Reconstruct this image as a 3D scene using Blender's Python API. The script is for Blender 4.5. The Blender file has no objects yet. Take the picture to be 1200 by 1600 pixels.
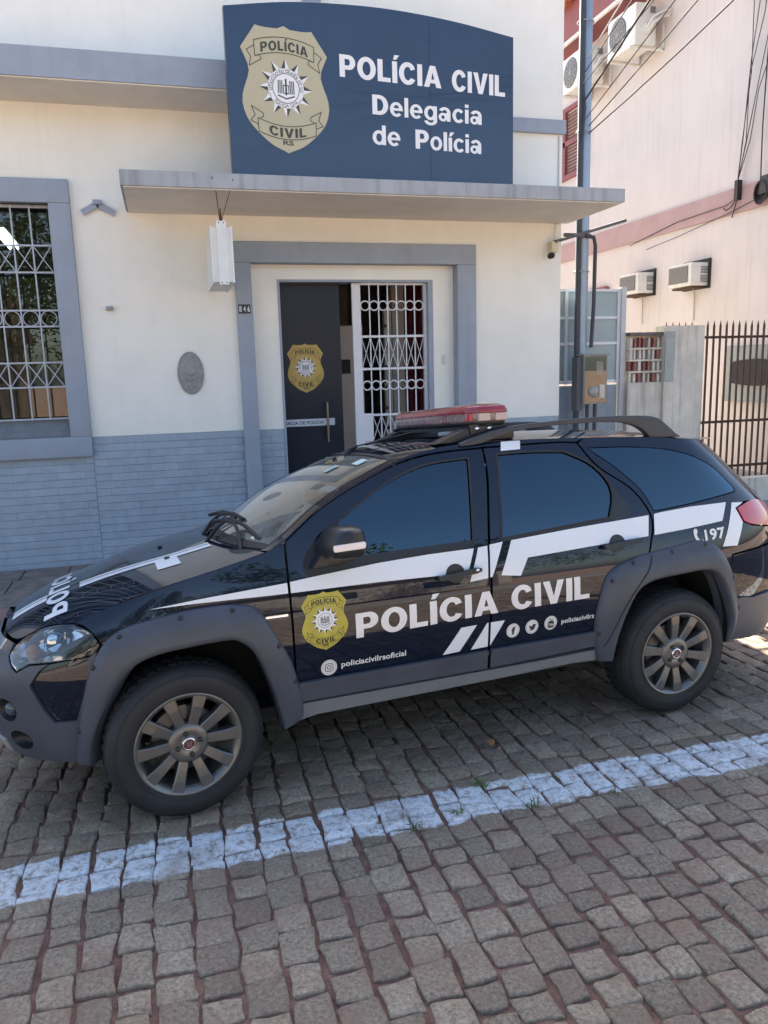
import bpy, bmesh, math, random
import numpy as np
from mathutils import Vector, Matrix, geometry

random.seed(7)
S = bpy.context.scene
COL = S.collection
R = math.radians

# ------------------------------------------------------------------ camera
cam_d = bpy.data.cameras.new('camera'); cam = bpy.data.objects.new('camera', cam_d); COL.objects.link(cam)
cam_d.sensor_fit = 'VERTICAL'; cam_d.sensor_height = 36.0; cam_d.lens = 1212.2157 / 1600 * 36
cam_d.clip_start = .05; cam_d.clip_end = 2000
_r = Vector((.9630, -.2681, -.0268)); _f = Vector((.2590, .9490, -.1801)).normalized()
_r = (_r - _f * _r.dot(_f)).normalized(); _u = _r.cross(_f)
mw = Matrix.Identity(4)
for i in range(3):
    mw[i][0] = _r[i]; mw[i][1] = _u[i]; mw[i][2] = -_f[i]
mw.translation = Vector((.014, -7.421, 1.809))
cam.matrix_world = mw
S.camera = cam

# ------------------------------------------------------------------ sky, sun, exposure
SUN_AZ, SUN_EL = R(6), R(42.5)
w = bpy.data.worlds.new('World'); S.world = w; w.use_nodes = True
nt = w.node_tree; nt.nodes.clear()
sky = nt.nodes.new('ShaderNodeTexSky'); sky.sky_type = 'NISHITA'; sky.sun_disc = False
sky.sun_elevation = SUN_EL; sky.sun_rotation = SUN_AZ
sky.air_density = 1.0; sky.dust_density = 1.9; sky.ozone_density = 1.0
bg = nt.nodes.new('ShaderNodeBackground'); bg.inputs['Strength'].default_value = .078
wo = nt.nodes.new('ShaderNodeOutputWorld')
nt.links.new(sky.outputs[0], bg.inputs[0]); nt.links.new(bg.outputs[0], wo.inputs[0])
sd = bpy.data.lights.new('sun', 'SUN'); sd.energy = 5.0; sd.angle = R(.5); sd.color = (1, .93, .82)
sun = bpy.data.objects.new('sun', sd); COL.objects.link(sun)
sv = Vector((math.sin(SUN_AZ) * math.cos(SUN_EL), math.cos(SUN_AZ) * math.cos(SUN_EL), math.sin(SUN_EL)))
sun.rotation_euler = sv.to_track_quat('Z', 'Y').to_euler(); sun.location = (2, 20, 18)
S.view_settings.view_transform = 'Standard'; S.view_settings.look = 'None'
S.view_settings.exposure = 2.48; S.view_settings.gamma = 1
S.render.engine = 'CYCLES'
S.render.resolution_x = 768; S.render.resolution_y = 1024

# ------------------------------------------------------------------ materials
MATS = {}
def mat(name, col, rough=.6, metal=0., var=0., scale=5., col2=None, bump=0., bscale=60., coat=0., spec=.5,
        rvar=0., emit=None, estr=1., trans=0., detail=6., obj=True, island=0., ior=1.45, streak=0., streakcol=(.1,.1,.1)):
    if name in MATS: return MATS[name]
    m = bpy.data.materials.new(name); m.use_nodes = True; MATS[name] = m
    n = m.node_tree.nodes; l = m.node_tree.links
    b = n['Principled BSDF']
    b.inputs['Base Color'].default_value = (*col, 1); b.inputs['Roughness'].default_value = rough
    b.inputs['Metallic'].default_value = metal; b.inputs['Specular IOR Level'].default_value = spec
    b.inputs['Coat Weight'].default_value = coat; b.inputs['Coat Roughness'].default_value = .02
    b.inputs['IOR'].default_value = ior
    if trans: b.inputs['Transmission Weight'].default_value = trans
    if emit: b.inputs['Emission Color'].default_value = (*emit, 1); b.inputs['Emission Strength'].default_value = estr
    tc = n.new('ShaderNodeTexCoord') if obj else n.new('ShaderNodeNewGeometry')
    co = tc.outputs['Object'] if obj else tc.outputs['Position']
    src = None
    if var or rvar:
        t = n.new('ShaderNodeTexNoise'); t.inputs['Scale'].default_value = scale; t.inputs['Detail'].default_value = detail
        t.inputs['Roughness'].default_value = .62
        l.new(co, t.inputs['Vector'])
        if var:
            cr = n.new('ShaderNodeValToRGB'); e = cr.color_ramp.elements
            c2 = col2 or tuple(min(1, c * (1 + var)) for c in col)
            c1 = tuple(max(0, c * (1 - var)) for c in col) if not col2 else col
            e[0].position = .3; e[1].position = .7; e[0].color = (*c1, 1); e[1].color = (*c2, 1)
            l.new(t.outputs[0], cr.inputs[0]); src = cr.outputs[0]
        if rvar:
            mr = n.new('ShaderNodeMapRange'); mr.inputs[1].default_value = .3; mr.inputs[2].default_value = .7
            mr.inputs[3].default_value = rough - rvar; mr.inputs[4].default_value = rough + rvar
            l.new(t.outputs[0], mr.inputs[0]); l.new(mr.outputs[0], b.inputs['Roughness'])
    def mult(a, fac_sock, lo, hi):
        mr = n.new('ShaderNodeMapRange'); mr.inputs[3].default_value = lo; mr.inputs[4].default_value = hi
        l.new(fac_sock, mr.inputs[0])
        mx = n.new('ShaderNodeMix'); mx.data_type = 'RGBA'; mx.blend_type = 'MULTIPLY'; mx.inputs[0].default_value = 1
        if a is None: mx.inputs[6].default_value = (*col, 1)
        else: l.new(a, mx.inputs[6])
        cb = n.new('ShaderNodeCombineColor'); 
        for k in range(3): l.new(mr.outputs[0], cb.inputs[k])
        l.new(cb.outputs[0], mx.inputs[7])
        return mx.outputs[2]
    if island == 'obj' or island:
        if island == 'obj':
            oi = n.new('ShaderNodeObjectInfo'); src = mult(src, oi.outputs['Random'], .95, 1.05)
        else:
            gi = n.new('ShaderNodeNewGeometry'); src = mult(src, gi.outputs['Random Per Island'], 1 - island, 1 + island)
    if streak:
        mp = n.new('ShaderNodeMapping'); mp.inputs['Scale'].default_value = (9, 9, .55); l.new(co, mp.inputs[0])
        t = n.new('ShaderNodeTexNoise'); t.inputs['Scale'].default_value = 1.6; t.inputs['Detail'].default_value = 7
        l.new(mp.outputs[0], t.inputs['Vector'])
        mr = n.new('ShaderNodeMapRange'); mr.inputs[1].default_value = .52; mr.inputs[2].default_value = .8
        mr.inputs[3].default_value = 0; mr.inputs[4].default_value = streak
        l.new(t.outputs[0], mr.inputs[0])
        mx = n.new('ShaderNodeMix'); mx.data_type = 'RGBA'; mx.inputs[7].default_value = (*streakcol, 1)
        if src is None: mx.inputs[6].default_value = (*col, 1)
        else: l.new(src, mx.inputs[6])
        l.new(mr.outputs[0], mx.inputs[0]); src = mx.outputs[2]
    if src is not None: l.new(src, b.inputs['Base Color'])
    if bump:
        t2 = n.new('ShaderNodeTexNoise'); t2.inputs['Scale'].default_value = bscale; t2.inputs['Detail'].default_value = 5
        l.new(co, t2.inputs['Vector'])
        bp = n.new('ShaderNodeBump'); bp.inputs['Strength'].default_value = bump; bp.inputs['Distance'].default_value = .01
        l.new(t2.outputs[0], bp.inputs['Height']); l.new(bp.outputs[0], b.inputs['Normal'])
    return m

def glass_mat(name, tint, refl_rough=0.0, fac=1.0, painted_haze=0., film=(1, 1, 1)):
    """thin pane: tinted transparency under a Fresnel reflection"""
    m = bpy.data.materials.new(name); m.use_nodes = True; MATS[name] = m
    n = m.node_tree.nodes; l = m.node_tree.links; n.clear()
    o = n.new('ShaderNodeOutputMaterial'); mx = n.new('ShaderNodeMixShader'); fr = n.new('ShaderNodeFresnel'); fr.inputs[0].default_value = 1.52
    tr = n.new('ShaderNodeBsdfTransparent'); tr.inputs[0].default_value = (*tint, 1)
    gl = n.new('ShaderNodeBsdfGlossy'); gl.inputs['Roughness'].default_value = refl_rough; gl.inputs['Color'].default_value = (*film, 1)
    mu = n.new('ShaderNodeMath'); mu.operation = 'MULTIPLY'; mu.inputs[1].default_value = fac; mu.use_clamp = True
    l.new(fr.outputs[0], mu.inputs[0]); l.new(mu.outputs[0], mx.inputs[0]); l.new(tr.outputs[0], mx.inputs[1]); l.new(gl.outputs[0], mx.inputs[2])
    if painted_haze:  # pale diffuse layer painted over the pane in place of reflected brightness
        df = n.new('ShaderNodeBsdfDiffuse'); df.inputs[0].default_value = (.42, .42, .36, 1); m2 = n.new('ShaderNodeMixShader')
        tn = n.new('ShaderNodeTexNoise'); tn.inputs['Scale'].default_value = 2.5; tn.inputs['Detail'].default_value = 5
        mr = n.new('ShaderNodeMapRange'); mr.inputs[1].default_value = .3; mr.inputs[2].default_value = .7; mr.inputs[3].default_value = painted_haze*.6; mr.inputs[4].default_value = painted_haze*1.4
        l.new(tn.outputs[0], mr.inputs[0]); l.new(mr.outputs[0], m2.inputs[0]); l.new(mx.outputs[0], m2.inputs[1]); l.new(df.outputs[0], m2.inputs[2]); l.new(m2.outputs[0], o.inputs[0])
    else: l.new(mx.outputs[0], o.inputs[0])
    return m

# ------------------------------------------------------------------ object helpers
def link(name, me, parent=None, m=None):
    o = bpy.data.objects.new(name, me); COL.objects.link(o)
    if m is not None: me.materials.append(m)
    if parent is not None: o.parent = parent
    return o
def tag(o, label=None, cat=None, group=None, kind=None):
    if label: o['label'] = label
    if cat: o['category'] = cat
    if group: o['group'] = group
    if kind: o['kind'] = kind
    return o
def thing(name, label, cat, loc=(0, 0, 0), rz=0, group=None):
    o = bpy.data.objects.new(name, None); COL.objects.link(o); o.empty_display_size = .1
    o.location = loc; o.rotation_euler = (0, 0, rz)
    return tag(o, label, cat, group)

CARSH = 0.     # camber lean of the parked car, as a height drop per metre across
def shear(p): return (p[0], p[1], p[2]-CARSH*(p[1]+.66))
class MB:
    """collects simple shapes into one mesh"""
    def __init__(s): s.v = []; s.f = []; s.sm = []
    def add(s, v, f, smooth=False):
        k = len(s.v); s.v += [tuple(p) for p in v]; s.f += [tuple(i + k for i in q) for q in f]; s.sm += [smooth] * len(f); return s
    def box(s, x0, x1, y0, y1, z0, z1):
        return s.add([(x0,y0,z0),(x1,y0,z0),(x1,y1,z0),(x0,y1,z0),(x0,y0,z1),(x1,y0,z1),(x1,y1,z1),(x0,y1,z1)],
                     [(0,3,2,1),(4,5,6,7),(0,1,5,4),(1,2,6,5),(2,3,7,6),(3,0,4,7)])
    def bar(s, a, b, wd, ht=None, up=(0, 0, 1)):
        a = Vector(a); b = Vector(b); d = (b - a).normalized(); ht = wd if ht is None else ht
        u = Vector(up)
        if abs(d.dot(u)) > .98: u = Vector((0, 1, 0))
        sx = d.cross(u).normalized() * wd / 2; sy = sx.cross(d).normalized() * ht / 2
        v = [a - sx - sy, a + sx - sy, a + sx + sy, a - sx + sy, b - sx - sy, b + sx - sy, b + sx + sy, b - sx + sy]
        return s.add(v, [(0,1,2,3),(4,7,6,5),(0,4,5,1),(1,5,6,2),(2,6,7,3),(3,7,4,0)])
    def tube(s, pts, r, n=8, closed=False, caps=True):
        pts = [Vector(p) for p in pts]; N = len(pts); rings = []
        rad = r if isinstance(r, (list, tuple)) else [r] * N
        prev = None
        for i, p in enumerate(pts):
            a = pts[(i - 1) % N] if (i or closed) else p; b = pts[(i + 1) % N] if (i < N - 1 or closed) else p
            d = (b - a).normalized()
            if prev is None:
                u = Vector((0, 0, 1)) if abs(d.z) < .9 else Vector((1, 0, 0)); prev = (u - d * u.dot(d)).normalized()
            prev = (prev - d * prev.dot(d)).normalized(); q = d.cross(prev)
            rings.append([p + (prev * math.cos(2*math.pi*k/n) + q * math.sin(2*math.pi*k/n)) * rad[i] for k in range(n)])
        v = [x for g in rings for x in g]; f = []
        for i in range(N if closed else N - 1):
            j = (i + 1) % N
            for k in range(n): f.append((i*n+k, i*n+(k+1)%n, j*n+(k+1)%n, j*n+k))
        s.add(v, f, True)
        if caps and not closed:
            s.add(rings[0], [tuple(range(n))[::-1]]); s.add(rings[-1], [tuple(range(n))])
        return s
    def cyl(s, a, b, r, n=16, r2=None): return s.tube([a, b], [r, r if r2 is None else r2], n)
    def lathe(s, prof, c, axis='Y', n=48, smooth=True):
        """prof: (radius, along) pairs around axis through c"""
        v = []; f = []; m = len(prof)
        for i in range(n):
            t = 2*math.pi*i/n; ct, st = math.cos(t), math.sin(t)
            for (r, a) in prof:
                p = {'Y': (r*ct, a, r*st), 'Z': (r*ct, r*st, a), 'X': (a, r*ct, r*st)}[axis]
                v.append((c[0]+p[0], c[1]+p[1], c[2]+p[2]))
        for i in range(n):
            j = (i+1) % n
            for k in range(m-1): f.append((i*m+k, i*m+k+1, j*m+k+1, j*m+k))
        return s.add(v, f, smooth)
    def prism(s, poly, y0, y1, ax='Y'):
        """extrude a 2D polygon; ax Y: poly is (x,z); ax X: (y,z); ax Z: (x,y)"""
        n = len(poly)
        def P(a, b, t): return {'Y': (a, t, b), 'X': (t, a, b), 'Z': (a, b, t)}[ax]
        v = [P(a, b, y0) for a, b in poly] + [P(a, b, y1) for a, b in poly]
        f = [tuple(range(n)), tuple(range(2*n-1, n-1, -1))] + [(i, i+n, (i+1) % n + n, (i+1) % n) for i in range(n)]
        return s.add(v, f)
    def build(s, name, m, parent=None, bevel=0, seg=2, fix=True, loc=None):
        me = bpy.data.meshes.new(name)
        me.from_pydata([shear(p) for p in s.v] if CARSH else s.v, [], s.f)
        me.polygons.foreach_set('use_smooth', s.sm)
        if fix or bevel:
            bm = bmesh.new(); bm.from_mesh(me)
            bmesh.ops.recalc_face_normals(bm, faces=bm.faces)
            if bevel:
                es = [e for e in bm.edges if len(e.link_faces) == 2 and e.calc_face_angle(0) > .5]
                bmesh.ops.bevel(bm, geom=es, offset=bevel, segments=seg, affect='EDGES', profile=.6, clamp_overlap=True)
                for q in bm.faces: q.smooth = True
            bm.to_mesh(me); bm.free()
            if bevel: me.set_sharp_from_angle(angle=R(40))
        o = link(name, me, parent, m)
        if loc: o.location = loc
        return o

def copy_tree(o, parent=None):
    c = o.copy(); COL.objects.link(c); c.parent = parent
    for ch in list(o.children): copy_tree(ch, c)
    return c

# ---- text to 2D triangles
TCACHE = {}
def text2d(txt, bold=.03, space=1.0):
    key = (txt, bold, space)
    if key in TCACHE: return TCACHE[key]
    cu = bpy.data.curves.new('t', 'FONT'); cu.body = txt; cu.size = 1; cu.offset = bold; cu.resolution_u = 4
    cu.space_character = space; cu.fill_mode = 'FRONT'
    ob = bpy.data.objects.new('t', cu); COL.objects.link(ob)
    dg = bpy.context.evaluated_depsgraph_get(); dg.update()
    me = bpy.data.meshes.new_from_object(ob.evaluated_get(dg))
    bm = bmesh.new(); bm.from_mesh(me); bmesh.ops.triangulate(bm, faces=bm.faces)
    bmesh.ops.remove_doubles(bm, verts=bm.verts, dist=1e-5)
    v = [(p.co.x, p.co.y) for p in bm.verts]; f = [tuple(q.index for q in p.verts) for p in bm.faces]
    bm.free(); bpy.data.objects.remove(ob); bpy.data.curves.remove(cu); bpy.data.meshes.remove(me)
    TCACHE[key] = (v, f); return v, f
def _arc(cx, cy, rx, ry, a0, a1, n=14): return [(cx+rx*math.cos(R(a0+(a1-a0)*k/n)), cy+ry*math.sin(R(a0+(a1-a0)*k/n))) for k in range(n+1)]
GL = {}
def heavy(c):
    """heavy grotesque capital, cap height 1: (width, [(outer, holes)])"""
    t = .245
    if c == 'P': return .74, [([(0, 0), (t, 0), (t, .34), (.42, .34)]+_arc(.42, .67, .32, .33, -90, 90)+[(0, 1)], [[(t, .53), (.40, .53)]+_arc(.40, .67, .085, .14, -90, 90, 8)+[(t, .81)]])]
    if c == 'O': return .88, [(_arc(.44, .5, .44, .52, 0, 354, 40), [_arc(.44, .5, .19, .31, 0, 354, 30)])]
    if c == 'L': return .62, [([(0, 0), (.62, 0), (.62, .20), (t, .20), (t, 1), (0, 1)], [])]
    if c == 'I': return t, [([(0, 0), (t, 0), (t, 1), (0, 1)], [])]
    if c == 'Í': return t, [([(0, 0), (t, 0), (t, .98), (0, .98)], []), ([(.05, 1.06), (.20, 1.06), (.36, 1.27), (.12, 1.27)], [])]
    if c == 'C':
        o = _arc(.43, .5, .43, .52, 42, 322, 40); i = _arc(.43, .5, .185, .31, 318, 44, 30)
        return .82, [(o+[(.80, .24), (.575, .315)]+i[1:-1]+[(.565, .66), (.79, .72)], [])]
    if c == 'A': return .88, [([(0, 0), (.26, 0), (.315, .19), (.565, .19), (.62, 0), (.88, 0), (.575, 1), (.305, 1)], [[(.365, .365), (.515, .365), (.44, .70)]])]
    if c == 'V': return .84, [([(.295, 0), (.545, 0), (.84, 1), (.575, 1), (.42, .33), (.265, 1), (0, 1)], [])]
def _ring(cx, cy, ro, rio, ri, rii, a0=0, a1=None):
    if a1 is None: return (_arc(cx, cy, ro, rio, 0, 352, 44), [_arc(cx, cy, ri, rii, 0, 350, 36)])
    return (_arc(cx, cy, ro, rio, a0, a1, 36)+_arc(cx, cy, ri, rii, a1, a0, 30), [])
def _bx(a, b, c, d): return ([(a, b), (c, b), (c, d), (a, d)], [])
def lower(c):
    t = .20; xh = .735
    bowl = _ring(.33, .36, .33, .375, .145, .22)
    if c == 'o': return .66, [bowl]
    if c == 'c': return .60, [_ring(.33, .36, .33, .375, .145, .22, 38, 322)]
    if c == 'e': return .66, [_ring(.33, .36, .33, .375, .145, .23, -2, 318), _bx(.13, .295, .655, .425)]
    if c == 'l': return t, [_bx(0, 0, t, 1)]
    if c == 'i': return t, [_bx(0, 0, t, xh), _bx(0, .83, t, 1)]
    if c == 'í': return t, [_bx(0, 0, t, xh), ([(.02, .80), (.16, .80), (.33, 1.02), (.10, 1.02)], [])]
    if c == 'd': return .68, [bowl, _bx(.68-t, 0, .68, 1)]
    if c == 'g': return .68, [bowl, _bx(.68-t, -.03, .68, xh), _ring(.335, -.02, .345, .26, .16, .12, 190, 362)]
    if c == 'a': return .66, [_ring(.235, .215, .235, .225, .085, .095), _bx(.44, 0, .64, .48), _bx(.235, .30, .46, .43), _ring(.325, .46, .315, .285, .125, .135, -4, 158)]
    if c == 'D': return .80, [([(0, 0), (.36, 0)]+_arc(.36, .5, .44, .5, -90, 90, 20)+[(0, 1)], [[(.245, .19), (.34, .19)]+_arc(.34, .5, .21, .31, -90, 90, 16)+[(.245, .81)]])]
def heavy_text(txt, x0, x1, y0, cap, gap=.085):
    V = []; T = []; x = 0
    for c in txt:
        if c == ' ': x += .34; continue
        w_, ps = heavy(c) or lower(c)
        vs = []; es = []
        for o, hs in ps:
            for L in [o]+list(hs):
                k = len(vs); vs += L; es += [(k+i, k+(i+1) % len(L)) for i in range(len(L))]
        r = geometry.delaunay_2d_cdt([Vector(p) for p in vs], es, [], 0, 1e-6)
        v = [(p.x, p.y) for p in r[0]]; k = len(V); V += [(p[0]+x, p[1]) for p in v]
        for t in r[2]:
            m_ = (sum(v[i][0] for i in t)/3, sum(v[i][1] for i in t)/3)
            if any(inpoly(m_, o) and not any(inpoly(m_, h) for h in hs) for o, hs in ps): T.append(tuple(i+k for i in t))
        x += w_+gap
    x -= gap
    return [(x0+p[0]/x*(x1-x0), y0+p[1]*cap) for p in V], T
def fit_text(txt, x0, x1, y0, cap, bold=.03, space=1.0):
    """2D text placed from x0 to x1, baseline y0, cap height"""
    v, f = text2d(txt, bold, space)
    xs = [p[0] for p in v]; a, b = min(xs), max(xs)
    cv, _ = text2d('I', bold); base = min(p[1] for p in cv); top = max(p[1] for p in cv)
    k = (x1 - x0) / (b - a)
    return [(x0 + (p[0] - a) * k, y0 + (p[1] - base) / (top - base) * cap) for p in v], f

def inpoly(p, poly):
    x, y = p; c = False; j = len(poly) - 1
    for i in range(len(poly)):
        xi, yi = poly[i]; xj, yj = poly[j]
        if (yi > y) != (yj > y) and x < (xj - xi) * (y - yi) / (yj - yi) + xi: c = not c
        j = i
    return c
def dens(poly, h, closed=True):
    out = []; n = len(poly)
    for i in range(n if closed else n - 1):
        a = poly[i]; b = poly[(i+1) % n]; L = math.hypot(b[0]-a[0], b[1]-a[1]); k = max(1, int(math.ceil(L / h)))
        out += [(a[0] + (b[0]-a[0]) * t / k, a[1] + (b[1]-a[1]) * t / k) for t in range(k)]
    if not closed: out.append(poly[-1])
    return out
def area2(p): return sum(p[i-1][0]*p[i][1] - p[i][0]*p[i-1][1] for i in range(len(p))) / 2
def smooth_curve(pts, n, closed=False):
    """centripetal-ish Catmull-Rom resample to n points by arc length"""
    P = [np.array(p, float) for p in pts]; N = len(P); out = []
    segs = N if closed else N - 1
    for i in range(segs):
        p1, p2 = P[i], P[(i+1) % N]
        p0 = P[i-1] if (i or closed) else 2*p1 - p2
        p3 = P[(i+2) % N] if (i + 2 < N or closed) else 2*p2 - p1
        for t in np.linspace(0, 1, 12, endpoint=False):
            out.append(.5*((2*p1)+(-p0+p2)*t+(2*p0-5*p1+4*p2-p3)*t*t+(-p0+3*p1-3*p2+p3)*t**3))
    out.append(P[0] if closed else P[-1]); out = np.array(out)
    L = np.concatenate([[0], np.cumsum(np.linalg.norm(np.diff(out, axis=0), axis=1))])
    q = np.linspace(0, L[-1], n + (1 if closed else 0))
    r = np.stack([np.interp(q, L, out[:, k]) for k in range(out.shape[1])], 1)
    return [tuple(x) for x in (r[:-1] if closed else r)]
def inset(poly, d):
    """move a 2D polygon inwards by d"""
    s = 1 if area2(poly) > 0 else -1; n = len(poly); out = []
    for i in range(n):
        a, b, c = poly[i-1], poly[i], poly[(i+1) % n]
        e1 = (b[0]-a[0], b[1]-a[1]); e2 = (c[0]-b[0], c[1]-b[1])
        l1 = math.hypot(*e1) or 1e-9; l2 = math.hypot(*e2) or 1e-9
        n1 = (-e1[1]/l1*s, e1[0]/l1*s); n2 = (-e2[1]/l2*s, e2[0]/l2*s)
        m = (n1[0]+n2[0], n1[1]+n2[1]); ml = math.hypot(*m) or 1e-9
        k = min(2.0, 2 / ml if ml > 1e-6 else 1)
        out.append((b[0] + m[0]/ml*d*k*(ml/2 if False else 1), b[1] + m[1]/ml*d*k))
    return out

def tri2d(outer, holes=(), h=.05, dens_edge=None):
    """CDT of a polygon with holes and interior grid points; returns verts, tris, boundary loops"""
    de = dens_edge or h
    loops = [dens(outer, de)] + [dens(q, de) for q in holes]
    vs = []; es = []; lp = []
    for L in loops:
        k = len(vs); vs += L; n = len(L); es += [(k+i, k+(i+1) % n) for i in range(n)]
    xs = [p[0] for p in outer]; ys = [p[1] for p in outer]
    nx = int((max(xs)-min(xs))/h)+1; ny = int((max(ys)-min(ys))/h)+1
    B = np.array(vs)
    for i in range(nx+1):
        for j in range(ny+1):
            p = (min(xs)+(i+.5*(j % 2))*h, min(ys)+j*h)
            if inpoly(p, outer) and not any(inpoly(p, q) for q in holes):
                if np.min((B[:, 0]-p[0])**2+(B[:, 1]-p[1])**2) > (.45*h)**2: vs.append(p)
    r = geometry.delaunay_2d_cdt([Vector(p) for p in vs], es, [], 0, 1e-6)
    V = [(p.x, p.y) for p in r[0]]; T = []
    for t in r[2]:
        c = (sum(V[i][0] for i in t)/3, sum(V[i][1] for i in t)/3)
        if inpoly(c, outer) and not any(inpoly(c, q) for q in holes): T.append(tuple(t))
    return V, T
def surf_mesh(name, V, T, fn, m, parent, flip=False, flange=0., outward=None, nrm=True):
    """map 2D triangles through fn(u,v)->3D, with analytic normals and an inward flange"""
    e = 1e-3
    P = []; N = []
    if CARSH:
        raw = fn; fn = lambda u, v: shear(raw(u, v))
    for (u, v) in V:
        p = Vector(fn(u, v)); a = Vector(fn(u+e, v)) - Vector(fn(u-e, v)); b = Vector(fn(u, v+e)) - Vector(fn(u, v-e))
        q = a.cross(b)
        q = q.normalized() if q.length > 1e-12 else Vector((0, -1, 0))
        P.append(p); N.append(-q if flip else q)
    F = []
    for t in T:
        a, b, c = (V[i] for i in t)
        ccw = (b[0]-a[0])*(c[1]-a[1])-(b[1]-a[1])*(c[0]-a[0]) > 0
        t = t if ccw else t[::-1]
        F.append(t[::-1] if flip else t)
    nt_ = len(F)
    if flange:
        cnt = {}
        for t in F:
            for i in range(3):
                a, b = t[i], t[(i+1) % 3]; cnt[(a, b)] = cnt.get((a, b), 0)+1
        bd = [(a, b) for (a, b) in cnt if (b, a) not in cnt]
        idx = {}; top = {}
        for a, b in bd:
            for i in (a, b):
                if i not in idx:
                    top[i] = len(P); P.append(P[i].copy()); N.append(None)
                    idx[i] = len(P); P.append(P[i] - N[i]*flange); N.append(None)
        for a, b in bd: F.append((top[b], top[a], idx[a], idx[b]))
    me = bpy.data.meshes.new(name); me.from_pydata([tuple(p) for p in P], [], F)
    me.polygons.foreach_set('use_smooth', [i < nt_ for i in range(len(F))])
    me.update()
    if nrm:
        cn = []
        for pi, f in enumerate(F):
            for i in f: cn.append(tuple(N[i]) if pi < nt_ else (0, 0, 0))
        me.normals_split_custom_set(cn)
    return link(name, me, parent, m)
def panel(name, outer, fn, m, parent, holes=(), h=.05, flange=.012, shrink=0., flip=False, de=None):
    if shrink: outer = inset(outer, shrink); holes = [inset(q, -shrink) for q in holes]
    V, T = tri2d(outer, holes, h, de)
    return surf_mesh(name, V, T, fn, m, parent, flip, flange)
def refine(V, T, L):
    """split 2D triangles until edges are shorter than L"""
    V = list(V); T = list(T)
    for _ in range(7):
        mid = {}; out = []; again = False
        def md(a, b):
            k = (min(a, b), max(a, b))
            if k not in mid: mid[k] = len(V); V.append(((V[a][0]+V[b][0])/2, (V[a][1]+V[b][1])/2))
            return mid[k]
        def ln(a, b): return math.hypot(V[a][0]-V[b][0], V[a][1]-V[b][1])
        for (a, b, c) in T:
            l = [ln(a, b) > L, ln(b, c) > L, ln(c, a) > L]; k = sum(l)
            if k == 0: out.append((a, b, c)); continue
            again = True
            x = md(a, b) if l[0] else None; y = md(b, c) if l[1] else None; z = md(c, a) if l[2] else None
            if k == 3: out += [(a, x, z), (x, b, y), (z, y, c), (x, y, z)]
            elif k == 1:
                if l[0]: out += [(a, x, c), (x, b, c)]
                elif l[1]: out += [(a, b, y), (a, y, c)]
                else: out += [(a, b, z), (z, b, c)]
            else:
                if not l[2]: out += [(x, b, y), (a, x, y), (a, y, c)]
                elif not l[0]: out += [(z, y, c), (a, b, y), (a, y, z)]
                else: out += [(a, x, z), (x, b, c), (x, c, z)]
        T = out
        if not again: break
    return V, T
def decal(name, parts, fn, m, parent, L=.03, flip=False):
    """parts: list of (verts2d, tris) joined into one thin decal mapped by fn"""
    V = []; T = []
    for v, t in parts:
        v, t = refine(v, t, L); k = len(V); V += v; T += [tuple(i+k for i in q) for q in t]
    return surf_mesh(name, V, T, fn, m, parent, flip, 0.)
def poly_tri(poly, holes=()):
    V, T = tri2d(poly, holes, 9, 9); return V, T
def disc2d(cx, cy, r, n=28, ry=None):
    ry = ry or r
    return [(cx+r*math.cos(2*math.pi*k/n), cy+ry*math.sin(2*math.pi*k/n)) for k in range(n)]
def strip2d(pts, wd, closed=False):
    """thin line as quads"""
    V = []; T = []
    n = len(pts)
    for i in range(n if closed else n-1):
        a = pts[i]; b = pts[(i+1) % n]; L = math.hypot(b[0]-a[0], b[1]-a[1]) or 1e-9
        nx, ny = -(b[1]-a[1])/L*wd/2, (b[0]-a[0])/L*wd/2; ex, ey = (b[0]-a[0])/L*wd*.4, (b[1]-a[1])/L*wd*.4
        k = len(V)
        V += [(a[0]+nx-ex, a[1]+ny-ey), (a[0]-nx-ex, a[1]-ny-ey), (b[0]-nx+ex, b[1]-ny+ey), (b[0]+nx+ex, b[1]+ny+ey)]
        T += [(k, k+1, k+2), (k, k+2, k+3)]
    return V, T

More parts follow.
